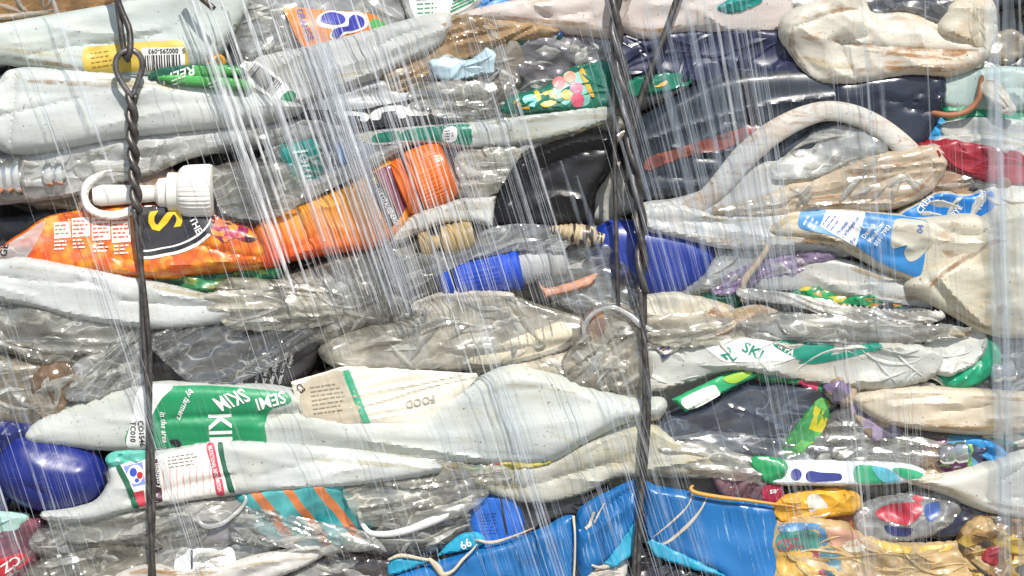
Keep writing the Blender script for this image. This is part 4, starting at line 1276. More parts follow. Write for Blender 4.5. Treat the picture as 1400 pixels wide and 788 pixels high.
# ---- middle band, beyond the second wire
item('cream_bottle', 'small plain cream bottle end beneath the royal blue bottle', 'bottle', [(876, 412), (915, 402), (960, 410), (1002, 424), (990, 440), (940, 452), (890, 454), (874, 436)], 0, 16, CREAM, SOFT, g=3.5)
item('green_scrap', 'flat dark green piece below the royal blue bottle', 'scrap', [(940, 408), (975, 398), (1008, 400), (1010, 420), (985, 418)], 4, 6, GREEND, SOFT, g=3)
item('cream_wrapper', 'creased cream and brown wrapper twisted beside the second wire', 'wrapper', [(902, 464, 1), (930, 444), (978, 419, 1), (990, 426), (1035, 416), (1066, 428), (1050, 448), (1010, 460), (960, 470), (925, 468)], -14, 9, hdpe((.7, .62, .5), .9, (.4, .2, .09)), (('w', 7, 22, 20, 4), ('f', 5, 18, 20, 2)), g=3)
item('paper_scrap', 'torn white paper strips with blue ink beside the second wire', 'paper', [(884, 470, 1), (925, 466), (952, 464, 1), (935, 474), (918, 484), (908, 492, 1), (900, 480), (884, 476)], -18, 4, multi(((.72, .7, .64), (.7, .68, .6), (.66, .62, .55), (.1, .12, .3), (.3, .16, .1)), 90.0), CRUSH, g=2.5)
b = item('milk_bottle', 'long white bottle with 2 L SKI lettering on its torn label', 'bottle',
         [(876, 482), (900, 474), (960, 462), (1050, 460), (1150, 468), (1210, 469), (1255, 474), (1284, 484), (1280, 508), (1245, 524), (1200, 532), (1110, 520), (1000, 505), (940, 520), (885, 530)], -6, 20, hdpe((.66, .68, .64), .35), CRUSH, group='crushed milk bottles')
l = decal(b, 'label', [(957, 465), (1000, 461), (1050, 465), (1085, 488), (1040, 494), (1000, 494), (984, 492)], WPRINT, .9)
GT = plastic((.01, .22, .14), .45)
lettering(b, '2', 982, 484, 15, -38, GT, 1.7, l, 1.1)
lettering(b, 'L', 998, 494, 12, 40, GT, 1.7, l)
lettering(b, 'SKI', 1010, 478, 14, -28, GT, 1.7, l, 1.1)
g2 = decal(b, 'label_band', [(1052, 468), (1092, 464), (1134, 468), (1134, 484), (1100, 491), (1082, 488)], plastic((.01, .22, .15), .36, .15), 1.0)
lettering(b, '& PA', 1060, 474, 8, -32, WPRINT, 1.8, g2)
decal(b, 'label_scrap', [(1090, 494), (1140, 484), (1186, 475), (1180, 482), (1140, 492), (1110, 497)], plastic((.01, .22, .15), .36, .15), 1.2, g=3)
decal(b, 'label_scrap', [(1176, 470), (1194, 466), (1202, 476), (1186, 480)], plastic((.01, .24, .16), .36, .15), 1.4, g=3)
item('clear_bottle', 'shiny clear bottle bulging above the SKI-lettered label', 'bottle', [(1004, 444), (1060, 430), (1150, 438), (1225, 452), (1295, 448), (1240, 468), (1150, 470), (1080, 466), (1020, 462)], -12, 16, clear((.8, .84, .86), .16, .06, .7), (('f', 7, 40, 0, 2.2), ('n', 3, 16)), g=3)
item('purple_wrapper', 'lilac see-through wrapper running under the blue-labelled cream bottle', 'wrapper', [(974, 398), (990, 380), (1050, 358), (1110, 348), (1140, 352), (1100, 368), (1040, 382), (1000, 400)], -2, 10, LILAC, FOLDS, g=3)
o = tube('tan_stick', [(1016, 412, -12), (1016, 394, -18), (1020, 380, -22), (1034, 362, -24), (1046, 344, -26), (1050, 334, -26)], [3.5, 4, 5, 4.5, 4, 3], plastic((.5, .36, .22), .6, .5), None, 8, 3)
tag(o, 'short tan stick standing against the lilac wrapper', 'stick')
item('clear_bottle', 'hazy clear bottle between the royal blue bottle and the lilac wrapper', 'bottle', [(930, 404), (965, 375), (985, 345), (1050, 336), (1110, 332), (1160, 348), (1100, 352), (1040, 364), (985, 392)], 8, 14, HAZY, CRUSH)
item('milk_bottle', 'grey-white bottle under the blue-labelled cream bottle', 'bottle', [(1036, 395), (1060, 366), (1110, 356), (1160, 360), (1210, 376), (1270, 384), (1300, 408), (1262, 419), (1180, 409), (1100, 396)], 2, 16, GREYW, SOFT, group='crushed milk bottles')
item('green_wrapper', 'green and yellow glittering strip under the grey-white bottle', 'wrapper', [(1085, 405), (1108, 394), (1150, 394), (1194, 406), (1230, 418), (1180, 418), (1130, 412)], -6, 7, multi(((.02, .28, .1), (.02, .28, .1), (.5, .45, .05), (.04, .2, .08), (.5, .2, .03)), 70.0, (1, 1, 3), .28), FOIL, g=2.5)
# toothed strip: the upper edge is cut in teeth along its far half
teeth = [(1010, 394), (1060, 398), (1110, 406), (1140, 412)]
for i in range(18):
    x = 1150 + i * 7.8
    yb = 416 + (x - 1150) * .115 - max(0, x - 1240) * .16
    teeth += [(x, yb + 2.2, 1), (x + 3.9, yb - 1.6, 1)]
strip = item('toothed_strip', 'clear plastic strip with a saw-toothed edge above the shiny clear bottle', 'strip',
             teeth + [(1292, 434), (1270, 443), (1220, 446), (1150, 438), (1090, 420), (1010, 406)], -22, 3, clear((.9, .9, .9), .42, .08, .4, (.82, .82, .8)), (('w', 3, 9, -10, 6), ('f', 3, 30)), sheet=True, g=2.5)
item('dark_bottle', 'dark blue-green bottle seen above the saw-toothed strip', 'bottle', [(1120, 420), (1200, 412), (1290, 414), (1360, 450), (1340, 470), (1280, 452), (1200, 440)], 4, 12, multi(((.015, .03, .06), (.01, .06, .05), (.02, .02, .03), (.05, .07, .1)), 30.0, (1, 1, 3), .2), CRUSH)
b = item('labelled_bottle', 'cream bottle with a torn sky blue label and white nutrition panel', 'bottle',
         [(1052, 318), (1072, 296), (1096, 287), (1160, 287), (1260, 300), (1330, 296), (1362, 320), (1325, 362), (1272, 384), (1238, 380), (1200, 364), (1150, 338), (1100, 326)], -10, 22, CREAM, SOFT, [([(1262, 300), (1300, 320), (1345, 325)], -4, 5)])
l = decal(b, 'label', [(1089, 308), (1092, 292), (1100, 287), (1130, 288), (1180, 291), (1264, 304), (1262, 340), (1255, 377), (1238, 375), (1200, 359), (1150, 328), (1096, 314)], BLUEL, .9, g=3.5)
p = decal(b, 'label_panel', [(1128, 288), (1180, 291), (1166, 338), (1118, 310)], WPRINT, 1.4, smooth=False, parent=l)
decal(b, 'torn_patch', [(1214, 322), (1220, 302), (1236, 300), (1266, 306), (1272, 328), (1254, 352), (1240, 358), (1232, 346), (1235, 336), (1216, 340)], CREAM, 1.5, g=3, parent=l)
LB = plastic((.08, .14, .4), .5)
lettering(b, 'Protein', 1144, 322, 5.5, 52, LB, 2.0, l, .9)
lettering(b, 'Carbohydrate', 1150, 327, 5.5, 52, LB, 2.0, l, .8)
lettering(b, 'Fat', 1162, 334, 5.5, 52, LB, 2.0, l, .9)
strokes(b, tiny_print(1122, 308, 22, 3, 6.5, 1.8, 52, 4), LB, 2.0, l, 'small_print')
lettering(b, 'Dairies', 1178, 328, 6, 54, WPRINT, 1.8, l, .95)
lettering(b, 'Manchester', 1186, 333, 6, 54, WPRINT, 1.8, l, .8)
lettering(b, '0161 7983', 1194, 338, 6, 54, WPRINT, 1.8, l, .9)
strokes(b, tiny_print(1096, 308, 18, 3, 7, 2, 60, 14), WPRINT, 1.6, l, 'small_print')
lettering(b, '04', 1256, 320, 8, 80, LB, 2.2, l)
b = item('cream_bottle', 'big crumpled cream bottle with a sharp fold beyond the blue label', 'bottle',
         [(1240, 392), (1262, 372), (1300, 348), (1330, 312), (1360, 290), (1420, 282), (1470, 300), (1470, 452), (1400, 458), (1350, 453), (1300, 427), (1268, 410)], -16, 20, hdpe((.7, .67, .54), .5, (.5, .3, .14)), (('f', 7, 46, 30, 1.6), ('n', 3, 22), ('f', 2, 12)),
         [([(1278, 378), (1305, 410), (1345, 448)], 9, 5), ([(1270, 386), (1300, 420), (1335, 448)], -8, 5), ([(1278, 378), (1330, 350), (1350, 330)], -5, 4), ([(1350, 330), (1372, 390), (1400, 440)], 4, 8)], g=3.5)
for ln, wd in (([(1265, 395), (1285, 375), (1330, 345)], 3), ([(1300, 425), (1345, 448), (1400, 452)], 2.5), ([(1335, 345), (1352, 332), (1372, 330)], 3), ([(1360, 430), (1368, 415)], 5), ([(1330, 312), (1350, 318), (1372, 322)], 3)):
    stain(b, ln, wd)
b = item('cream_pot_bottle', 'white bottle with a bright blue band lettered CREA', 'bottle',
         [(1230, 297), (1256, 278), (1282, 264), (1320, 268), (1350, 260), (1420, 240), (1450, 262), (1390, 286), (1335, 304), (1290, 308)], -4, 12, hdpe((.72, .7, .62), .5), CRUSH, g=3)
l = decal(b, 'label', [(1231, 297), (1256, 279), (1282, 265), (1318, 269), (1352, 261), (1356, 284), (1330, 300), (1290, 306)], plastic((.01, .17, .52), .34, .12), .9, g=3)
lettering(b, 'CREA', 1256, 294, 9, 55, WPRINT, 1.8, l, .9)
lettering(b, 'PYE', 1304, 298, 8, 55, WPRINT, 1.8, l, .9)
lettering(b, 'FLORIS', 1338, 288, 8, 72, WPRINT, 1.8, l, .75)
item('green_plastic', 'bright green curved lid below the big crumpled cream bottle', 'lid', [(1284, 518), (1310, 508), (1334, 492), (1342, 466), (1356, 470), (1364, 490), (1346, 516), (1318, 528), (1294, 526)], -8, 9, plastic((.01, .30, .15), .3, .1, .2), SOFT, g=3)
item('white_scrap', 'crumpled white bottle wall between the SKI lettered bottle and green lid', 'scrap', [(1262, 480), (1285, 462), (1320, 452), (1346, 462), (1338, 490), (1305, 510), (1272, 506)], -8, 10, hdpe((.7, .72, .68), .3), CRUSH, g=3)
item('tan_bottle', 'tan neck end poking out above the bright green lid', 'bottle', [(1290, 452), (1320, 452), (1346, 458), (1344, 470), (1320, 470), (1292, 462)], -2, 8, hdpe((.62, .48, .32), .5), SOFT, g=3)
item('dark_bottle', 'dark see-through bottle behind the bright green lid', 'bottle', [(1230, 530), (1290, 505), (1345, 470), (1420, 452), (1470, 470), (1470, 548), (1350, 548), (1290, 545)], 12, 18, CLEARD, CRUSH)
o = lathe('clear_stopper', (1352, 512, -12), (1388, 504, -12), [(0, 6), (.1, 13), (.3, 15), (.5, 13), (.6, 16), (.9, 16), (1, 10)], clear((.8, .82, .84), .2, .05, .3), None, 36)
tag(o, 'small round clear stopper beside the bright green lid', 'stopper')
o = tube('clear_ring', [(1232, 542, 0), (1242, 524, -10), (1262, 514, -14), (1284, 520, -14), (1300, 540, -6)], 3.5, clear((.85, .87, .9), .35, .06, .3), None, 10, 3)
tag(o, 'outer clear curved rim above the smooth cream bottle', 'ring')
o = tube('clear_ring', [(1244, 546, 0), (1252, 532, -8), (1266, 525, -12), (1280, 530, -12), (1290, 546, -4)], 3, clear((.85, .87, .9), .35, .06, .3), None, 10, 3)
tag(o, 'inner clear curved rim above the smooth cream bottle', 'ring')

# ================================================================ LOWER BAND
item('navy_bottle', 'dark blue bottle side behind the blue dome', 'bottle', [(-60, 572), (0, 564), (34, 574), (56, 592), (24, 650), (0, 700), (-60, 700)], 12, 18, plastic((.012, .02, .12), .3, .1, .2), CRUSH)
item('blue_dome', 'dented shiny blue plastic dome at the tip of the white bottles', 'ball',
     [(-2, 645), (6, 616), (28, 596), (60, 600), (100, 607), (134, 624), (143, 650), (136, 676), (106, 692), (70, 697), (30, 687), (6, 668)], 6, 46, plastic((.01, .02, .17), .34, .4, .05), (('n', 3, 40),), [([(45, 662), (70, 672)], -5, 4), ([(40, 600), (70, 640), (140, 640)], 3, 14)], w=48, g=3.5)
b = item('milk_bottle', 'long milk bottle with a bright green lettered label', 'bottle',
         [(38, 594), (60, 576), (120, 551), (195, 528), (300, 526), (395, 534), (450, 560), (560, 570), (620, 540), (690, 502), (730, 506), (790, 520), (860, 546), (905, 548), (900, 568), (850, 578), (800, 604), (742, 633), (640, 632), (560, 627), (460, 614), (300, 612), (150, 612), (80, 607), (45, 604)], -8, 22, hdpe((.69, .73, .70), .3, (.46, .36, .12)), SOFT,
         [([(470, 622), (600, 618), (740, 622)], -3, 4), ([(210, 578), (260, 570), (420, 565)], -6, 4), ([(640, 545), (720, 520), (850, 560)], 4, 12), ([(430, 590), (560, 596), (700, 585), (840, 566)], 4, 14)], group='crushed milk bottles')
l = decal(b, 'label', [(178, 608), (186, 570), (196, 530), (240, 527), (300, 527), (392, 536), (400, 542), (398, 550), (372, 560), (364, 580), (360, 611), (260, 612)], GREENL, .9, g=3.5)
p = decal(b, 'label_panel', [(176, 609), (184, 572), (195, 530), (238, 527), (224, 545), (212, 566), (206, 590), (206, 611)], WPRINT, 1.5, g=3, parent=l)
lettering(b, 'SEMI', 390, 534, 16, 196, WPRINT, 1.9, l, .9)
lettering(b, 'SKIM', 334, 530, 20, 200, WPRINT, 1.9, l, .72, shear=-.35)
lettering(b, 'KIMM', 288, 564, 30, -88, WPRINT, 1.9, l, .8)
lettering(b, 'by farmers', 262, 530, 8, 246, WPRINT, 1.9, l, .9, shear=.25)
lettering(b, 'in the area', 222, 562, 7.5, -86, WPRINT, 1.9, l, .9, shear=.25)
lettering(b, 'CO1546', 192, 574, 7, -87, INK, 2.1, l, 1.0)
lettering(b, 'TC010', 182, 575, 7, -92, INK, 2.1, l, 1.0)
decal(b, 'tear', [(234, 602), (244, 600), (250, 606), (247, 611), (240, 608)], INK, 2.0, g=2.5, parent=l)
b = item('milk_bottle', 'white bottle with a NUTRITIONAL INFORMATION label lying under the green-labelled one', 'bottle',
         [(60, 703), (128, 690), (152, 660), (152, 640), (165, 631), (230, 617), (300, 605), (400, 609), (500, 618), (590, 632), (602, 641), (560, 652), (440, 665), (330, 672), (240, 686), (180, 696), (130, 709), (90, 711)], -14, 20, hdpe((.70, .735, .71), .2), SOFT, [([(320, 615), (440, 640), (580, 640)], 3, 8)], group='crushed milk bottles')
DG = plastic((.01, .10, .05), .4, .1)
l = decal(b, 'label', [(166, 634), (200, 626), (260, 612), (300, 605), (308, 620), (312, 645), (322, 672), (260, 684), (204, 691), (190, 692), (180, 660)], plastic((.76, .73, .66), .45, .3), .9, g=3.5)
decal(b, 'label_edge', [(162, 636), (168, 634), (183, 662), (194, 691), (186, 693), (176, 664)], DG, 1.5, g=2.5, parent=l)
decal(b, 'label_edge', [(299, 606), (306, 605), (311, 632), (323, 671), (316, 673), (308, 645)], DG, 1.6, g=2.5, parent=l)
decal(b, 'heading_band', [(284, 608), (294, 606), (300, 630), (309, 674), (299, 676), (291, 635)], plastic((.6, .05, .09), .42), 1.5, g=2.5, parent=l)
lettering(b, 'NUTRITIONAL INFORMATION', 286.5, 609, 5.2, -77, WPRINT, 2.2, l, .62)
strokes(b, tiny_print(232, 624, 46, 4, 4.6, 1.3, 8, 7), plastic((.2, .18, .16), .5), 1.7, l, 'small_print')
strokes(b, [(226 + i * 9, 640 - i, 38, .9, -86 - i * .4) for i in range(8)], plastic((.7, .25, .28), .5), 1.7, l, 'table_line')
decal(b, 'black_panel', [(209, 628), (218, 626), (226, 684), (214, 687)], plastic((.06, .02, .04), .4), 1.5, smooth=False, parent=l)
lettering(b, 'Industry', 214, 632, 6, -80, WPRINT, 2.2, l, 1.2)
decal(b, 'emblem_ground', [(172, 636), (198, 630), (202, 660), (186, 664)], plastic((.2, .26, .6), .4), 1.4, smooth=False, parent=l)
decal(b, 'emblem_disc', blob(189, 647, 11, 13), WPRINT, 1.9, g=2.5, parent=l)
decal(b, 'emblem_wheel', blob(186, 644, 5, 6), plastic((.03, .08, .45), .4), 2.4, g=2, parent=l)
decal(b, 'emblem_wheel', blob(195, 648, 4, 5), RED, 2.4, g=2, parent=l)
decal(b, 'emblem_wheel', blob(191, 655, 3, 3), plastic((.03, .08, .45), .4), 2.4, g=2, parent=l)
decal(b, 'label_corner', [(186, 672), (200, 668), (203, 690), (193, 692)], plastic((.55, .06, .09), .42), 1.6, smooth=False, parent=l)
item('teal_scrap', 'pale teal scrap pinched between the two labelled white bottles', 'scrap', [(148, 630), (156, 622), (190, 620), (204, 622), (190, 630), (160, 637)], -30, 3, plastic((.1, .42, .34), .35), SOFT, g=2.5)
item('clear_bottle', 'crumpled clear bottle under the two labelled white bottles', 'bottle', [(50, 728), (80, 712), (140, 706), (200, 692), (320, 676), (350, 696), (338, 735), (260, 748), (160, 752), (90, 770), (46, 752)], 0, 18, clear((.74, .76, .76), .22, .06, .8, (.74, .74, .72)), CRUSH, g=3)
o = tube('clear_ring', [(268, 690, -20), (272, 712, -26), (284, 719, -28), (306, 714, -28), (326, 698, -26), (336, 684, -22), (330, 674, -18)], [3, 4, 4, 4, 4, 4, 3], clear((.88, .89, .9), .4, .06, .3), None, 10, 3)
tag(o, 'clear bottle rim loop under the NUTRITIONAL INFORMATION label', 'ring')
def striped():
    m, nt = new_mat('teal_orange_stripes')
    v = coords(nt)
    tc = N(nt, 'ShaderNodeTexCoord'); mp = N(nt, 'ShaderNodeMapping'); nt.links.new(tc.outputs['Object'], mp.inputs[0])
    mp.inputs['Rotation'].default_value = (0, math.radians(36), 0)
    wv = N(nt, 'ShaderNodeTexWave'); nt.links.new(mp.outputs[0], wv.inputs['Vector'])
    inp(wv, Scale=12.0, Distortion=1.6, Detail=2)
    c = mixc(nt, ramp(nt, noise(nt, v, 30, 4), .35, .65), (.01, .24, .26), (.1, .42, .42))
    c = mixc(nt, ramp(nt, wv.outputs['Fac'], .74, .8), c, (.6, .19, .06))
    finish(nt, principled(nt, c, .24, bump(nt, noise(nt, v, 70, 4), .4, .001), .5, 0, 0, .4).outputs[0])
    return m
item('striped_bottle', 'teal bottle with slanting orange stripes', 'bottle', [(326, 676), (380, 664), (440, 658), (520, 650), (524, 690), (505, 724), (470, 742), (420, 745), (370, 735), (340, 715)], -2, 16, striped(), CRUSH, g=3.5)
item('clear_sheet', 'clear sheet lying across the lower half of the teal striped bottle', 'plastic sheet', [(316, 705), (360, 696), (430, 712), (500, 728), (520, 750), (440, 756), (380, 748), (320, 740)], -24, 2.5, clear((.94, .95, .95), .06, .05, .6), (('w', 5, 14, -12, 5), ('f', 4, 24)), sheet=True, g=3)
item('blue_scrap', 'thin deep blue scrap beneath the clear rim loop', 'scrap', [(256, 716), (290, 718), (330, 722), (340, 732), (300, 734), (262, 724)], -8, 4, BLUE, SOFT, g=2.5)
item('mint_scrap', 'pale mint scrap at the edge below the blue dome', 'scrap', [(-30, 705), (5, 704), (36, 706), (20, 724), (-5, 734), (-30, 735)], 0, 8, plastic((.4, .62, .54), .35), CRUSH, g=3)
b = item('red_bottle', 'red labelled clear bottle in the lower corner below the mint scrap', 'bottle', [(-50, 750), (0, 728), (40, 712), (58, 712), (62, 735), (50, 765), (10, 800), (-50, 830)], 2, 16, clear((.5, .25, .28), .4, .08, .7, (.4, .12, .16)), CRUSH, g=3)
l = decal(b, 'label', [(-20, 770), (10, 760), (36, 754), (44, 764), (20, 782), (-10, 805), (-20, 800)], RED, 1.2, g=3)
lettering(b, 'CZ', 28, 756, 12, 215, WPRINT, 2.2, l, 1.2)
item('clear_bottle', 'crinkled clear bottle along the lower edge beside the red label', 'bottle', [(30, 800), (50, 770), (90, 756), (150, 745), (200, 752), (225, 775), (190, 800), (120, 830), (40, 830)], -2, 16, clear((.68, .7, .7), .2, .06, .9, (.6, .58, .5)), FOIL, g=3)
b = item('white_label_bottle', 'clear bottle with a white label and black stripe at the lower edge', 'bottle', [(225, 748), (300, 738), (380, 742), (350, 775), (335, 800), (300, 830), (210, 830), (205, 780)], 2, 16, CLEARG, SOFT)
l = decal(b, 'label', [(247, 750), (300, 745), (322, 752), (318, 800), (250, 800)], plastic((.75, .76, .74), .45, .2), .9)
strokes(b, [(266, 800, 50, 3, 92)], INK, 1.5, l, 'stripe')
strokes(b, tiny_print(274, 760, 36, 5, 7, 1.0, 2, 3), GREY, 1.5, l, 'small_print')
item('milk_bottle', 'white bottle strip slanting along the lower edge by the first wire', 'bottle', [(155, 800), (178, 782), (215, 775), (244, 784), (300, 778), (362, 760), (440, 751), (420, 768), (372, 788), (300, 815), (200, 830)], -16, 10, hdpe((.76, .74, .7), .3), SOFT, g=3.5, group='crushed milk bottles')
item('dark_clear_bottle', 'dark see-through bottle at the lower edge beside the white strip', 'bottle', [(380, 800), (400, 770), (440, 756), (480, 762), (540, 770), (520, 830), (380, 830)], 4, 16, clear((.3, .26, .28), .12, .06, .7, (.4, .36, .36)), CRUSH)
item('clear_bottle', 'dark clear bottle beside the teal striped bottle', 'bottle', [(480, 660), (560, 650), (640, 640), (690, 652), (660, 690), (645, 735), (600, 755), (540, 762), (490, 748), (510, 715)], 6, 18, clear((.3, .31, .34), .1, .06, .8, (.5, .5, .5)), CRUSH)
FOAMW = plastic((.78, .78, .76), .5, .15)
o = tube('white_edging', [(488, 698, -16), (498, 695, -18), (540, 700, -20), (575, 702, -20), (610, 694, -20), (640, 682, -18), (650, 676, -14)], [2, 4, 3, 3, 3.5, 3, 2], FOAMW, None, 8, 3, .4)
tag(o, 'upper white flexible edging strip across the dark clear bottle', 'edging')
o = tube('white_edging', [(490, 700, -16), (496, 718, -18), (510, 730, -20), (545, 728, -22), (590, 712, -22), (620, 698, -22), (646, 684, -18)], [3, 3.5, 4, 5, 7, 6, 3], FOAMW, None, 8, 3, .7)
tag(o, 'lower white flexible edging strip across the dark clear bottle', 'edging')
item('white_scrap', 'small white square chip above the white edging strips', 'scrap', [(618, 676, 1), (623, 660, 1), (636, 661, 1), (632, 677, 1)], -18, 3, FOAMW, (('n', 1, 8),), g=2.5)
root = empty('clear_neck', 690, 668)
tag(root, 'clear threaded bottle neck under the yellow wrapper strip', 'bottle neck')
lathe('neck', (648, 652, -14), (724, 650, -14), [(0, 9), (.1, 12), (.12, 17), (.18, 17), (.2, 12), (.3, 12), (.32, 18), (.38, 18), (.4, 11), (.6, 11), (.72, 14), (.74, 17), (.8, 17), (.82, 14), (.88, 17), (.94, 17), (1, 12)], clear((.9, .91, .9), .35, .05, .2), root, 40, squash=.7)
item('yellow_wrapper', 'narrow yellow printed wrapper strip over the clear threaded neck', 'wrapper', [(604, 634), (650, 630), (700, 630), (748, 623), (751, 632), (700, 641), (650, 644), (608, 642)], -18, 4, multi(((.6, .5, .1), (.6, .48, .12), (.3, .3, .06), (.02, .2, .08), (.35, .08, .04)), 70.0, (1, 1, 2)), SOFT, g=2.5)
b = item('blue_canister', 'blue canister with a dark ring above the torn blue carton', 'canister', [(640, 700), (648, 680), (690, 674), (704, 676), (716, 720), (712, 745), (660, 748)], 4, 16, plastic((.012, .12, .5), .28, .1, .2), (('n', 2, 30),), g=3)
strokes(b, [(684, 678, 52, 3, -80)], INK, 1.0, name='ring')
strokes(b, tiny_print(656, 702, 26, 7, 4.4, 1.2, 4, 6), plastic((.02, .06, .25), .5), 1.0, name='small_print')
item('dark_bottle', 'dark bottle side between the blue canister and the torn blue carton', 'bottle', [(700, 690), (740, 676), (800, 675), (830, 668), (800, 700), (760, 705), (720, 735), (700, 740)], 8, 14, plastic((.03, .03, .032), .25, .2, .2), CRUSH)
item('milk_bottle', 'yellowed white bottle lying over the blue carton beside the second wire', 'bottle',
     [(642, 655), (690, 640), (750, 632), (800, 606), (850, 590), (890, 582), (930, 608), (985, 632), (1000, 648), (940, 650), (885, 648), (840, 650), (800, 670), (740, 684), (690, 678)], -4, 20, hdpe((.64, .63, .54), .5, (.46, .36, .14)), SOFT, [([(690, 668), (760, 655), (870, 618)], -4, 5)], group='crushed milk bottles')
item('clear_sheet', 'clear film fold between the green-labelled milk bottle and the yellowed white one', 'plastic sheet', [(790, 612), (830, 590), (876, 572), (884, 590), (840, 600), (800, 622)], -14, 2.5, clear((.86, .86, .84), .35, .06, .5), (('w', 4, 10, 20, 5),), sheet=True, g=3)

# ---- torn blue carton: three folded panels with a cyan inner face
root = empty('blue_carton', 800, 800)
tag(root, 'torn bright blue carton folded round the second wire', 'carton')
TORN = plastic((.55, .48, .36), .7, .3, spec=.2)
p1 = pillow('panel', [(520, 800, 1), (545, 784), (590, 770), (640, 752), (700, 736), (740, 722), (770, 706), (784, 704, 1), (786, 740), (782, 830, 1), (520, 830, 1)], -10, 12, BLUEC, (('f', 5, 70, 20, 2), ('n', 2, 24)), [([(770, 708), (700, 740), (600, 772)], 6, 12)], w=22, parent=root)
p2 = pillow('panel', [(788, 705), (798, 690), (830, 672), (868, 654, 1), (874, 690), (870, 730), (850, 760), (820, 776), (796, 800), (788, 760)], -12, 12, BLUEC, (('f', 7, 40, 40, 2), ('n', 2, 20)), [([(796, 724), (830, 692), (870, 664)], -9, 4), ([(800, 735), (840, 705), (872, 684)], 6, 8)], w=18, parent=root)
p3 = pillow('panel', [(880, 656, 1), (900, 664), (945, 672), (1000, 682), (1060, 690, 1), (1066, 740), (1068, 830, 1), (1010, 830), (985, 788), (940, 768), (905, 752), (884, 738)], -14, 12, BLUEC, (('f', 4, 90, 10, 2), ('n', 2, 30)), [([(890, 670), (980, 686), (1060, 700)], 4, 10)], w=16, parent=root)
SCUFF = grime((.42, .6, .74), .55, 90.0)
DSCUFF = grime((.004, .05, .16), .6, 60.0)
for pb, (xa, ya, xb, yb) in ((p1, (560, 712, 782, 786)), (p2, (792, 664, 868, 770)), (p3, (886, 668, 1062, 786))):
    rs = random.Random(int(xa))
    for q in range(26):
        x, y, L = rs.uniform(xa, xb), rs.uniform(ya, yb), rs.uniform(14, 60)
        y = min(y, yb - L) if yb - L > ya else ya
        stain(pb, [(x, y), (x + L * .08, y + L * .5), (x + L * .2, y + L)], rs.uniform(.4, 1.3), SCUFF if q % 3 else DSCUFF, .6)
f1 = pillow('flap', [(598, 760, 1), (612, 744), (632, 730), (654, 728), (664, 740), (650, 750)], -16, 5, CYAN, SOFT, g=3, parent=root)
lettering(f1, '66', 632, 752, 11, 28, WPRINT, 1.2, f1.o)
f2 = pillow('flap', [(530, 772, 1), (540, 762), (575, 765), (582, 770), (545, 784), (532, 786)], -16, 4, CYAN, CRUSH, g=2.5, parent=root, jag=1.5)
f3 = pillow('flap', [(826, 770, 1), (850, 740), (866, 715), (874, 708), (870, 745), (856, 768), (836, 778)], -26, 3, CYAN, CRUSH, g=2.5, parent=root, jag=1.5)
f4 = pillow('flap', [(884, 742, 1), (892, 738), (930, 756), (975, 778), (1000, 792), (940, 776), (900, 762)], -24, 3, CYAN, SOFT, g=2.5, parent=root, jag=1)
for k, (pts, rr) in enumerate([
        ([(586, 764, -24), (598, 776, -26), (606, 786, -27), (620, 780, -28), (632, 766, -29), (646, 752, -29), (652, 744, -28)], [3, 7, 5, 3, 3, 2, 1]),
        ([(650, 738, -25), (672, 742, -24), (700, 734, -24), (730, 722, -22)], [2, 3.5, 2, 1]),
        ([(784, 706, -20), (786, 730, -26), (786, 760, -26), (784, 800, -26)], [3, 2, 2, 2]),
        ([(530, 766, -22), (548, 760, -22), (575, 764, -24), (588, 766, -24)], [2, 4, 3, 3]),
        ([(806, 772, -24), (820, 776, -28), (836, 772, -28), (868, 752, -24)], [2, 3, 4, 2])]):
    tube('torn_edge', pts, [q * .75 for q in rr], TORN, root, 6, 3, .4)
stain(p3, [(946, 674), (938, 692), (918, 712), (892, 734)], 1.3, TORN, .8)
stain(p3, [(966, 678), (954, 700), (934, 722), (908, 742), (890, 738)], 2.4, TORN, .8)
strokes(p2, [(806, 716, 18, 4, 70), (812, 714, 30, 2, 62), (800, 722, 10, 4, 40)], TORN, 1.0, name='scuff')
item('white_scrap', 'stained white scrap under the blue carton beside the second wire', 'scrap', [(795, 800), (812, 780), (840, 770), (856, 768), (850, 800), (830, 830), (790, 830)], -10, 8, hdpe((.72, .68, .62), .6), CRUSH, g=3)
item('dark_clear_bottle', 'dark shiny bottle under the blue carton at the lower edge', 'bottle', [(840, 800), (862, 752), (900, 764), (950, 780), (1000, 800), (1000, 830), (840, 830)], -6, 14, plastic((.02, .02, .024), .15, .1, .5), CRUSH, g=3.5)
o = tube('orange_straw', [(948, 664, -30), (944, 668, -32), (952, 674, -34), (985, 680, -32), (1020, 684, -30), (1062, 690, -28), (1090, 694, -22)], [1.5, 2.6, 3.2, 3, 2.4, 2, 1.6], plastic((.6, .28, .04), .45, .4), None, 8, 3)
tag(o, 'bent orange straw lying along the top of the blue carton', 'straw')

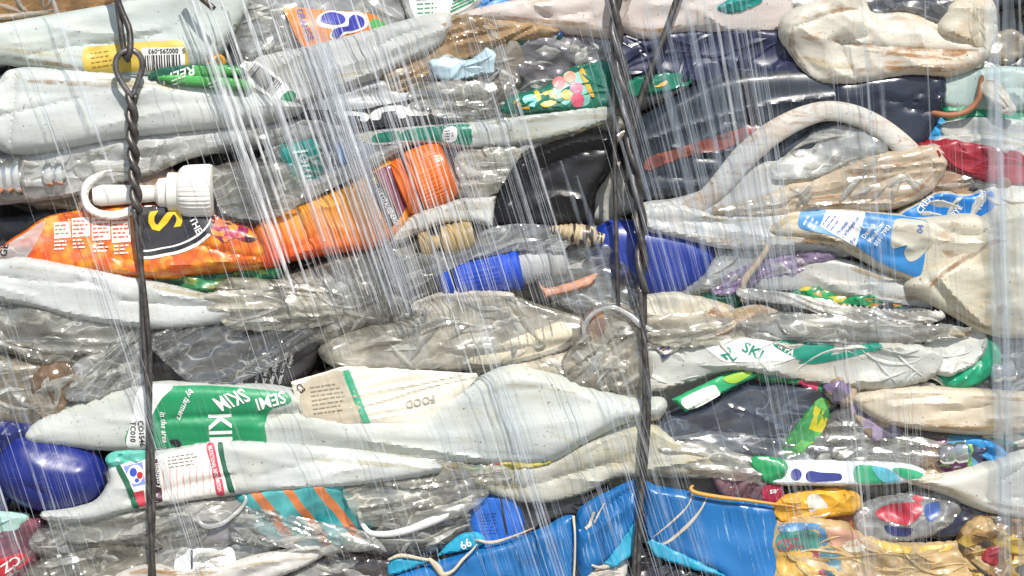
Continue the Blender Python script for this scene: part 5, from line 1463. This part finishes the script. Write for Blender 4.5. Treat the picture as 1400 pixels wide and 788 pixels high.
# ---- dark clear bottle, tube and wrappers beyond the second wire
item('dark_clear_bottle', 'big dark blue-grey see-through bottle beyond the second wire', 'bottle', [(884, 610), (900, 575), (960, 548), (1020, 520), (1080, 516), (1140, 530), (1150, 560), (1100, 600), (1060, 640), (980, 650), (900, 640)], 10, 22, clear((.2, .24, .32), .1, .06, .4, (.3, .35, .45)), (('f', 7, 60, 15, 2), ('n', 3, 24)), smooth=True, buckle=5)
item('clear_bottle', 'smooth clear bottle with long bright glints beyond the second wire', 'bottle', [(890, 604), (930, 596), (980, 592), (1060, 600), (1130, 596), (1140, 620), (1060, 640), (1000, 644), (940, 624)], -4, 12, clear((.7, .76, .84), .1, .05, .3), (('f', 6, 50, 0, 3), ('w', 3, 20, -10, 5)), g=3, smooth=True, buckle=4)
b = item('green_white_wrapper', 'green and white wrapper strip slanting up beyond the second wire', 'wrapper', [(918, 546, 1), (960, 526), (1000, 508), (1030, 507), (1040, 513), (1010, 526), (980, 542), (938, 564, 1)], -20, 6, plastic((.03, .34, .14), .38, .15), (('n', 2, 20), ('f', 2, 12)), g=2.5)
decal(b, 'print', [(932, 546), (974, 526), (982, 534), (984, 540), (944, 560)], WPRINT, .9, g=3)
decal(b, 'print', [(988, 518), (1008, 509), (1028, 510), (1004, 524)], plastic((.3, .5, .05), .4), .9, g=3)
item('red_green_strip', 'thin green and pink wrapper twist beyond the green and white strip', 'wrapper', [(1030, 508), (1070, 510), (1110, 520), (1140, 530), (1150, 542), (1120, 530), (1080, 520), (1040, 518)], -14, 4, multi(((.02, .2, .08), (.5, .04, .1), (.55, .1, .2), (.02, .16, .06)), 40.0, (1, 1, 1)), CRUSH, g=2.5)
item('twisted_wrapper', 'knotted brown and purple wrapper trailing over the dark see-through bottle', 'wrapper', [(1130, 530), (1148, 518), (1166, 526), (1168, 544), (1190, 566), (1230, 590), (1210, 596), (1195, 600), (1178, 580), (1160, 556), (1140, 546)], -16, 7, multi(((.25, .18, .12), (.2, .14, .26), (.4, .3, .2), (.12, .1, .14), (.35, .28, .4)), 90.0, (1, 1, 1), .25), FOIL, g=2.5)
item('leaf_wrapper', 'green and yellow leaf-shaped wrapper hanging from the knotted wrapper', 'wrapper', [(1128, 546), (1131, 560), (1126, 585), (1112, 602), (1096, 618), (1072, 622), (1080, 598), (1100, 575), (1112, 556)], -10, 6, multi(((.08, .34, .06), (.5, .46, .03), (.12, .4, .1), (.05, .25, .08)), 80.0, (1, 1, 1)), CRUSH, g=2.5)
item('clear_bottle', 'grey see-through bottle shoulder beneath the knotted wrapper', 'bottle', [(1110, 620), (1120, 590), (1140, 560), (1170, 560), (1200, 600), (1260, 590), (1300, 600), (1270, 640), (1180, 640), (1110, 640)], 4, 16, clear((.5, .52, .58), .2, .07, .8, (.5, .48, .5)), CRUSH)
item('cream_bottle', 'smooth cream bottle with a tan side lying at the frame edge', 'bottle',
     [(1166, 546), (1200, 536), (1242, 531), (1320, 534), (1400, 540), (1470, 545), (1470, 585), (1400, 588), (1352, 592), (1260, 584), (1200, 572)], -12, 22, hdpe((.74, .66, .52), .25, (.55, .36, .2)), SOFT, [([(1200, 575), (1270, 582), (1340, 582)], 4, 6)])
b = item('paste_tube', 'squeezed white tube with a navy dot and bar between green ends', 'tube', [(1036, 640), (1060, 633), (1120, 632), (1170, 634), (1240, 638), (1262, 648), (1240, 656), (1170, 660), (1100, 660), (1050, 657)], -14, 12, plastic((.72, .75, .76), .3, .1, .2, var=.04), (('n', 3, 40), ('f', 1.5, 20)), g=3)
NV = plastic((.02, .03, .2), .4)
decal(b, 'print', blob(1087, 648, 7.5, 8), NV, .9, g=2.5)
decal(b, 'print', [(1100, 648), (1106, 643), (1120, 645), (1147, 647), (1148, 655), (1130, 657), (1104, 657)], NV, .9, g=2.5)
decal(b, 'print', [(1168, 637), (1195, 637), (1222, 658), (1172, 659)], plastic((.03, .36, .16), .36), .9, g=3)
decal(b, 'print', [(1190, 638), (1212, 640), (1228, 656), (1206, 658)], plastic((.12, .5, .6), .36), 1.5, g=3)
decal(b, 'print', [(1218, 640), (1240, 640), (1260, 648), (1240, 655)], plastic((.03, .40, .18), .36), 1.2, g=3)
item('green_scrap', 'shiny green film scrap at the tube end beyond the blue carton', 'scrap', [(1030, 632), (1045, 628), (1072, 634), (1070, 650), (1058, 658), (1044, 650)], -24, 5, plastic((.02, .3, .1), .25, .1, .3), CRUSH, g=2.5)
b = item('pink_bottle', 'pink ridged see-through bottle neck above the blue carton', 'bottle', [(975, 645), (1000, 640), (1030, 645), (1062, 655), (1066, 685), (1030, 684), (995, 678), (980, 664)], -8, 12, clear((.6, .34, .4), .3, .08, .4, (.5, .28, .32)), (('w', 5, 11, 75, 5),), g=2.5)
l = decal(b, 'label', [(1042, 664), (1064, 662), (1066, 684), (1044, 683)], plastic((.34, .015, .05), .4), 1.0, g=3)
lettering(b, '.es', 1063, 668, 8, 184, WPRINT, 1.8, l)
item('mixed_scrap', 'brown, orange and purple crumpled film beside the white tube', 'scrap', [(1240, 640), (1262, 622), (1276, 604), (1310, 596), (1340, 600), (1350, 624), (1330, 645), (1290, 652), (1250, 652)], -4, 10, multi(((.42, .24, .1), (.1, .3, .45), (.2, .06, .14), (.4, .3, .2), (.05, .06, .12), (.2, .4, .1)), 60.0, (1, 1, 1), .25), FOIL, g=3)
o = lathe('clear_stopper', (1284, 622, -20), (1326, 618, -20), [(0, 10), (.1, 14), (.4, 15), (.5, 12), (.6, 15), (.9, 14), (1, 8)], clear((.55, .58, .68), .14, .05, .3), None, 32, squash=.7)
tag(o, 'shiny dark clear stopper on the brown and purple film', 'stopper')
item('blue_strap', 'sky blue strap curving beside the dark clear stopper', 'strap', [(1322, 606), (1338, 603), (1362, 612), (1376, 628), (1366, 632), (1346, 622), (1328, 616)], -16, 5, plastic((.04, .28, .6), .35), SOFT, g=2.5)
item('teal_scrap', 'thin teal and cream twist under the smooth cream bottle', 'scrap', [(1345, 598), (1370, 594), (1420, 592), (1460, 596), (1450, 606), (1390, 606), (1360, 604)], -8, 5, multi(((.05, .3, .26), (.7, .68, .58), (.66, .62, .5)), 50.0), CRUSH, g=2.5)
item('milk_bottle', 'plain grey-white bottle tapering from the frame edge to the white tube', 'bottle', [(1240, 654), (1290, 650), (1340, 636), (1380, 624), (1430, 612), (1470, 610), (1470, 720), (1400, 708), (1340, 694), (1290, 672)], -10, 22, hdpe((.70, .70, .64), .35), SOFT, group='crushed milk bottles')
b = item('yellow_packet', 'golden yellow packet beside the blue carton under the white tube', 'packet', [(1058, 690), (1075, 680), (1110, 674), (1150, 672), (1172, 682), (1170, 696), (1130, 704), (1090, 710), (1064, 708)], -12, 9, plastic((.66, .34, .03), .38, .4, .1, crush=1.2), FOIL, g=2.5)
decal(b, 'print', [(1104, 678), (1118, 676), (1134, 700), (1112, 706), (1104, 694)], plastic((.66, .64, .58), .4, .3), .9, g=3)
b = item('printed_film', 'clear film printed with red and navy patches below the white tube', 'film', [(1170, 706), (1186, 690), (1222, 680), (1262, 676), (1300, 680), (1310, 700), (1280, 726), (1220, 738), (1184, 730)], -8, 8, clear((.86, .86, .88), .22, .06, .8), FOIL, g=3, smooth=True)
decal(b, 'print', [(1196, 700), (1212, 690), (1240, 686), (1258, 688), (1256, 704), (1240, 716), (1222, 714), (1204, 710)], plastic((.45, .03, .05), .35, .3), .8, g=3)
decal(b, 'print', [(1208, 718), (1230, 720), (1246, 722), (1240, 732), (1216, 730)], plastic((.03, .04, .16), .35, .3), .8, g=3)
decal(b, 'print', [(1262, 692), (1280, 686), (1284, 700), (1268, 712)], plastic((.05, .1, .3), .35, .3), .8, g=3)
decal(b, 'print', [(1246, 680), (1254, 676), (1262, 682), (1254, 686)], plastic((.5, .04, .05), .35, .3), .8, g=3)
item('dark_clear_bottle', 'dark glossy bottle between the red film and the tapering grey-white bottle', 'bottle', [(1260, 700), (1290, 684), (1340, 694), (1370, 706), (1340, 725), (1290, 735), (1250, 725)], 2, 14, plastic((.025, .027, .05), .15, .1, .5), CRUSH)
item('brown_scrap', 'dark orange-brown film strip under the golden yellow packet', 'scrap', [(1130, 704), (1172, 696), (1196, 720), (1180, 742), (1140, 730), (1090, 722)], -2, 8, plastic((.28, .08, .03), .3, .2), CRUSH, g=3)
b = item('printed_bag', 'multicoloured printed bag folded along the lower edge beyond the blue carton', 'bag',
         [(1060, 712), (1100, 708), (1150, 716), (1180, 735), (1230, 746), (1300, 744), (1345, 738), (1330, 770), (1330, 830), (1062, 830)], -10, 16, plastic((.44, .31, .15), .4, .6, .05, crush=1.4), FOIL, g=3)
for nm, pts, c in (('print', [(1064, 716), (1100, 713), (1122, 718), (1130, 742), (1122, 744), (1114, 722), (1064, 726)], (.05, .22, .45)),
                   ('print', [(1064, 728), (1110, 724), (1118, 748), (1064, 750)], (.03, .24, .2)),
                   ('print', [(1064, 736), (1094, 734), (1096, 750), (1064, 752)], (.4, .05, .08)),
                   ('print', [(1130, 722), (1160, 724), (1180, 742), (1140, 746)], (.55, .28, .18)),
                   ('print', [(1150, 742), (1180, 736), (1190, 748), (1160, 754)], (.62, .56, .42)),
                   ('print', [(1190, 738), (1240, 746), (1300, 744), (1296, 752), (1220, 754)], (.68, .44, .05)),
                   ('print', [(1064, 754), (1106, 752), (1116, 784), (1066, 784)], (.66, .38, .04)),
                   ('print', [(1108, 752), (1116, 752), (1128, 788), (1118, 788)], (.4, .06, .1)),
                   ('print', [(1120, 752), (1142, 752), (1148, 776), (1128, 788)], (.04, .16, .22)),
                   ('print', [(1150, 760), (1230, 756), (1240, 800), (1160, 800)], (.36, .24, .1))):
    decal(b, nm, pts, plastic(tuple(.8 * q + .04 for q in c), .4, .6, crush=1.4), .7, g=4)
item('brown_wrapper', 'crumpled brown and gold wrapper in the lower corner under the grey-white bottle', 'wrapper', [(1310, 740), (1326, 712), (1360, 704), (1410, 708), (1470, 720), (1470, 830), (1330, 830), (1318, 780)], -8, 18, multi(((.36, .22, .08), (.5, .34, .08), (.2, .12, .05), (.45, .32, .16), (.3, .18, .08), (.1, .08, .06)), 80.0, (1, 1, 1), .28, .8, .8), FOIL, g=3.5)
item('red_scrap', 'small red scrap in the crumpled brown wrapper', 'scrap', [(1346, 766), (1352, 754), (1372, 752), (1382, 762), (1366, 770)], -24, 2, plastic((.3, .03, .04), .4, .4), FOIL, g=2.5)
item('yellow_scrap', 'bright yellow scrap in the lower corner beside the crumpled brown wrapper', 'scrap', [(1366, 744), (1380, 734), (1410, 736), (1420, 750), (1390, 754)], -24, 2, plastic((.5, .32, .04), .4, .4), FOIL, g=2.5)

# ---- loose clear film lying over the bottles, each scrap a piece of its own
SHEET = clear((.99, .985, .97), .09, .05, .5, (.9, .87, .8))
SHEET2 = clear((.98, .97, .94), .2, .06, .5, (.88, .83, .72))
for lab, pts, dep, m in (
        ('clear film scrap over the pointed end of the NUTRITIONAL INFORMATION bottle', [(500, 632), (560, 622), (640, 634), (700, 640), (690, 658), (620, 664), (560, 668), (508, 656)], -26, SHEET),
        ('clear film scrap over the pointed end of the tapering milk bottle', [(280, 404), (330, 398), (400, 404), (470, 424), (440, 446), (370, 452), (310, 446)], -26, SHEET2),
        ('wide creased clear film under the flattened milk bottle at the frame edge', [(-40, 412), (60, 424), (150, 442), (196, 450), (180, 470), (110, 486), (40, 476), (-40, 462)], -20, SHEET),
        ('clear film scrap under the small pale lettering of the grey and black bottle', [(560, 118), (620, 110), (690, 116), (716, 140), (690, 168), (620, 164), (570, 150)], -12, SHEET),
        ('clear film scrap by the second wire below the small cream bottle end', [(884, 436), (930, 428), (1000, 434), (1040, 452), (1000, 470), (930, 474), (886, 466)], -26, SHEET2),
        ('clear film scrap along the top of the pink ridged bottle neck', [(900, 612), (950, 604), (1010, 618), (1060, 640), (1040, 660), (980, 654), (930, 646)], -24, SHEET),
        ('clear film scrap beneath the knotted brown wrapper', [(1130, 582), (1180, 574), (1250, 596), (1300, 610), (1270, 636), (1200, 640), (1140, 626)], -18, SHEET),
        ('long clear film scrap under the two labelled white bottles by the first wire', [(70, 712), (140, 702), (220, 694), (300, 690), (330, 710), (260, 730), (170, 738), (90, 740)], -22, SHEET),
        ('clear film scrap over the dark clear bottle beside the teal stripes', [(470, 664), (540, 656), (620, 656), (670, 668), (640, 700), (570, 722), (500, 716)], -24, SHEET),
        ('clear film scrap across the dark sauce bottle and its cap edge', [(290, 232), (340, 222), (400, 226), (420, 262), (390, 292), (340, 300), (300, 286)], -28, SHEET),
        ('clear film scrap above the shiny clear bottle by the saw-toothed strip', [(1060, 432), (1120, 428), (1200, 440), (1290, 444), (1330, 452), (1250, 470), (1150, 466), (1080, 458)], -28, SHEET),
        ('clear film scrap over the hazy grey bottle beside the black tub', [(622, 214), (660, 202), (710, 204), (700, 232), (680, 262), (640, 268)], -14, SHEET2)):
    item('clear_film_scrap', lab, 'film', pts, dep, 1.5, m, smooth=m is SHEET, cr= (('f', 9, 44, 0, 2.6), ('w', 4, 22, 8, 6), ('f', 4, 16, 10, 2)), sheet=True, g=3, jag=2.0)

# ================================================================ BALING WIRE
def twist(path, r, half, phase, n=6.0):
    """one strand wound round a path: half-turn every half units"""
    P = curve([(x, y) for x, y in path], n, False)
    out, s = [], 0
    for i, (x, y) in enumerate(P):
        if i:
            s += math.dist(P[i], P[i - 1])
        a = math.pi * s / half + phase
        out.append((x + r * math.cos(a), y, -44 + r * math.sin(a)))
    return out
WIRE = steel((.085, .078, .072), .5)
WIREL = steel((.13, .125, .12), .12)
w = empty('baling_wire', 205, 790, -44)
tag(w, 'dark twisted steel wire with a closed eye running down the bale', 'wire')
tube('eye', [(181, 134, -46), (168, 115, -48), (159, 96, -48), (160, 80, -48), (170, 71, -48), (183, 70, -46), (192, 78, -44), (194, 92, -42), (188, 112, -42), (180, 134, -44)], 4.2, WIREL, w, 12, 3)
pt = [(180, 130), (181, 190), (184, 240), (187, 290)]
tube('strand', twist(pt, 4.6, 27, 0, 4), 4.8, WIRE, w, 10, 4)
tube('strand', twist(pt, 4.6, 27, math.pi, 4), 4.8, WIRE, w, 10, 4)
pl = [(187, 286), (190, 330), (195, 390), (199, 450), (203, 520), (205, 600), (207, 700), (209, 860)]
tube('strand', twist(pl, 3.2, 190, .3), 3.7, WIRE, w, 10, 6)
tube('strand', twist(pl, 3.2, 190, .3 + math.pi), 3.7, WIRE, w, 10, 6)
w = empty('baling_wire', 172, 60, -44)
tag(w, 'doubled steel wire hooked through the eye at the top', 'wire')
tube('strand', [(150, -60, -44), (158, -10, -44), (166, 15, -44), (176, 38, -46), (179, 58, -50), (178, 74, -52), (174, 80, -46)], 4.6, WIRE, w, 10, 3)
tube('strand', [(152, -60, -38), (160, 0, -38), (164, 30, -38), (168, 58, -40), (172, 78, -42), (176, 82, -38)], 4.4, WIRE, w, 10, 3)
o = tube('wire_end', [(255, -30, -46), (272, -6, -48), (284, 5, -50), (293, 13, -51)], 4.2, steel((.1, .08, .07), .7), None, 10, 3)
tag(o, 'cut rusty wire end sticking in from the upper edge', 'wire')
w = empty('baling_wire', 880, 790, -44)
tag(w, 'second twisted steel wire running down over the blue bottle and carton', 'wire')
pu = [(843, -60), (842, 0), (842, 40), (850, 100), (858, 160), (866, 215), (872, 262), (876, 320), (878, 400)]
tube('strand', twist(pu, 5.0, 52, 0), 5.0, WIRE, w, 10, 5)
tube('strand', twist(pu, 5.0, 52, math.pi), 5.0, WIRE, w, 10, 5)
pd = [(878, 396), (881, 470), (884, 540), (881, 620), (877, 680), (872, 740), (866, 860)]
tube('strand', twist(pd, 2.9, 210, .4), 3.8, WIRE, w, 10, 6)
tube('strand', twist(pd, 2.9, 210, .4 + math.pi), 3.8, WIRE, w, 10, 6)
o = tube('baling_wire', [(948, -60, -38), (926, -2, -40), (908, 50, -42), (886, 105, -42), (872, 150, -40), (862, 200, -36), (858, 250, -32)], 4.6, WIRE, None, 10, 4)
tag(o, 'single slanting wire joining the second twisted wire from the upper edge', 'wire')
o = tube('baling_wire', [(838, 60, -34), (840, 200, -34), (842, 300, -34), (844, 380, -32), (846, 430, -26)], 3.2, WIRE, None, 10, 6)
tag(o, 'thin straight wire just beside the second twisted wire', 'wire')

# ================================================================ STRETCH WRAP
# the film shows as folds and gathered ridges drawn tight down the face of the bale
wrap = empty('stretch_wrap', 700, 790, -54)
tag(wrap, 'clear stretch film drawn over the bale in fine slanting folds', 'film')
FILM = [wrap_film(.10, (.9, .94, 1)), wrap_film(.2, (.9, .94, 1)), wrap_film(.4, (.94, .97, 1)), wrap_film(.8, (.98, .99, 1), .3), wrap_film(.17, (.7, .79, .9))]  # milky folds of film; hues also paint in sun glare and blue sky reflection
def slant(x):
    return float(np.interp(x, [-200, 300, 600, 800, 1000, 1150, 1350, 1500], [.32, .35, .31, .29, .17, .08, .03, .01]))
def fold_verts(x0, ya, yb, wd, r, y0):
    n = max(5, int((yb - ya) / 26))
    V = []
    ph, am = r.uniform(0, 6), r.uniform(.3, 2.2)
    for i in range(n + 1):
        t = i / n
        yy = ya + (yb - ya) * t
        xx = x0 + slant(x0) * yy + am * math.sin(ph + yy / 130)
        ww = wd * (.12 + .88 * math.sin(math.pi * min(1, max(0, .04 + .92 * t))) ** .6) * (.75 + .5 * r.random())
        dd = y0 + 2.5 * math.sin(ph * 2 + yy / 90)
        V += [(xx - ww / 2, yy, dd + .5), (xx - ww * .12, yy, dd - min(3.2, ww * .42)), (xx + ww * .2, yy, dd - min(2.2, ww * .26)), (xx + ww / 2, yy, dd + .8)]
    F = [(4 * i + j, 4 * i + j + 1, 4 * i + j + 5, 4 * i + j + 4) for i in range(n) for j in range(3)]
    V = np.array(V)
    kd = (D + y0 * S) / D
    return np.stack([(V[:, 0] - 700) * S * kd, V[:, 2] * S, ZC + (394 - V[:, 1]) * S * kd], 1), np.array(F, int)
rr = random.Random(11)
# (first x at top, last x at top, y from, y to, how many, width, material weights)
ZONES = [(250, 500, -40, 430, 100, (1.0, 4.2), (3, 4, 5, 5, 0)),
         (500, 690, -40, 420, 40, (1.0, 4.0), (4, 4, 3, 1, 1)),
         (790, 1010, -40, 430, 62, (1.2, 5.5), (3, 4, 2, 0, 5)),
         (-260, 250, -40, 830, 30, (1.0, 4), (5, 5, 2, .3, 0)),
         (1020, 1330, -40, 460, 32, (1.0, 4.5), (4, 4, 1, 0, 3)),
         (1335, 1420, -40, 830, 16, (4, 16), (5, 3, 0, 0, 5)),
         (150, 760, 330, 830, 56, (1.0, 4), (4, 5, 2, .2, .5)),
         (-260, 60, 380, 830, 8, (1.4, 4), (6, 2, 0, 0, 0)),
         (820, 1330, 420, 830, 40, (1.0, 4.5), (4, 4, 1, 0, 2))]
CL = {}
def one(zone):
    xa, xb, ya, yb, n, (wa, wb), mw = zone
    cl = CL.setdefault(zone, [rr.uniform(xa, xb) for _ in range(max(4, n // 7))])
    x0 = rr.choice(cl) + rr.gauss(0, 9) if rr.random() < .75 else rr.uniform(xa, xb)
    L = (yb - ya) * rr.uniform(.75, 1.0)
    y1 = rr.uniform(ya, yb - L)
    return x0, y1, y1 + L, wa + (wb - wa) * rr.random() ** 2.4, rr.choices(range(5), mw)[0]
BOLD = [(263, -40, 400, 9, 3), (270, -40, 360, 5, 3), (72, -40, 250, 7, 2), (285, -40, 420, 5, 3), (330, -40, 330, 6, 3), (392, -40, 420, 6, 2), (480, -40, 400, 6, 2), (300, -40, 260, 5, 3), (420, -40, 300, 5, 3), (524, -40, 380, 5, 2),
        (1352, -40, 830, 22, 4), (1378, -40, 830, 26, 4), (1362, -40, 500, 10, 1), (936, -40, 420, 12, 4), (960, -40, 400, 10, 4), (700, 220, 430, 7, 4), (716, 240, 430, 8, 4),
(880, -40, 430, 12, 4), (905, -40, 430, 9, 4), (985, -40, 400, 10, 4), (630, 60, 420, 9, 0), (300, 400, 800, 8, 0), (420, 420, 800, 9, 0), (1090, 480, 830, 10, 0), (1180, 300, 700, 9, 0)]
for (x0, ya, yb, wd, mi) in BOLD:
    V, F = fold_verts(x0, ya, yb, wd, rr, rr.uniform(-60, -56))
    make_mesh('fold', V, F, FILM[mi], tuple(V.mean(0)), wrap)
tot = 260
sc_n = tot / sum(z[4] for z in ZONES)
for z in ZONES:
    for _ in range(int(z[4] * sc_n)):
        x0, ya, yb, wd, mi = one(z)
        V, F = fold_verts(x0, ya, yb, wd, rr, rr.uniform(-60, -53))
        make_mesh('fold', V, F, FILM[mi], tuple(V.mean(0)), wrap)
# hair-fine ridges, past counting
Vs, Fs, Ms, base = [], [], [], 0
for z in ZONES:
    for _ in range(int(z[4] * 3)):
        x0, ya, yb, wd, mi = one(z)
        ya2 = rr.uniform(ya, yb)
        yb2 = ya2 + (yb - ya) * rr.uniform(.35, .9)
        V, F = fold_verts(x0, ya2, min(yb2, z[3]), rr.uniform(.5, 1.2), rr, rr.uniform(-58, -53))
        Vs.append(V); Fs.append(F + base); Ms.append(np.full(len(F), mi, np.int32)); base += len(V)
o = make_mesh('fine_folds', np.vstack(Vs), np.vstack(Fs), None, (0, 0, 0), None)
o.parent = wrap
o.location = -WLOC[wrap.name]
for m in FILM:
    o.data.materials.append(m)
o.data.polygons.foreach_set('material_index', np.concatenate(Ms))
o['kind'] = 'stuff'
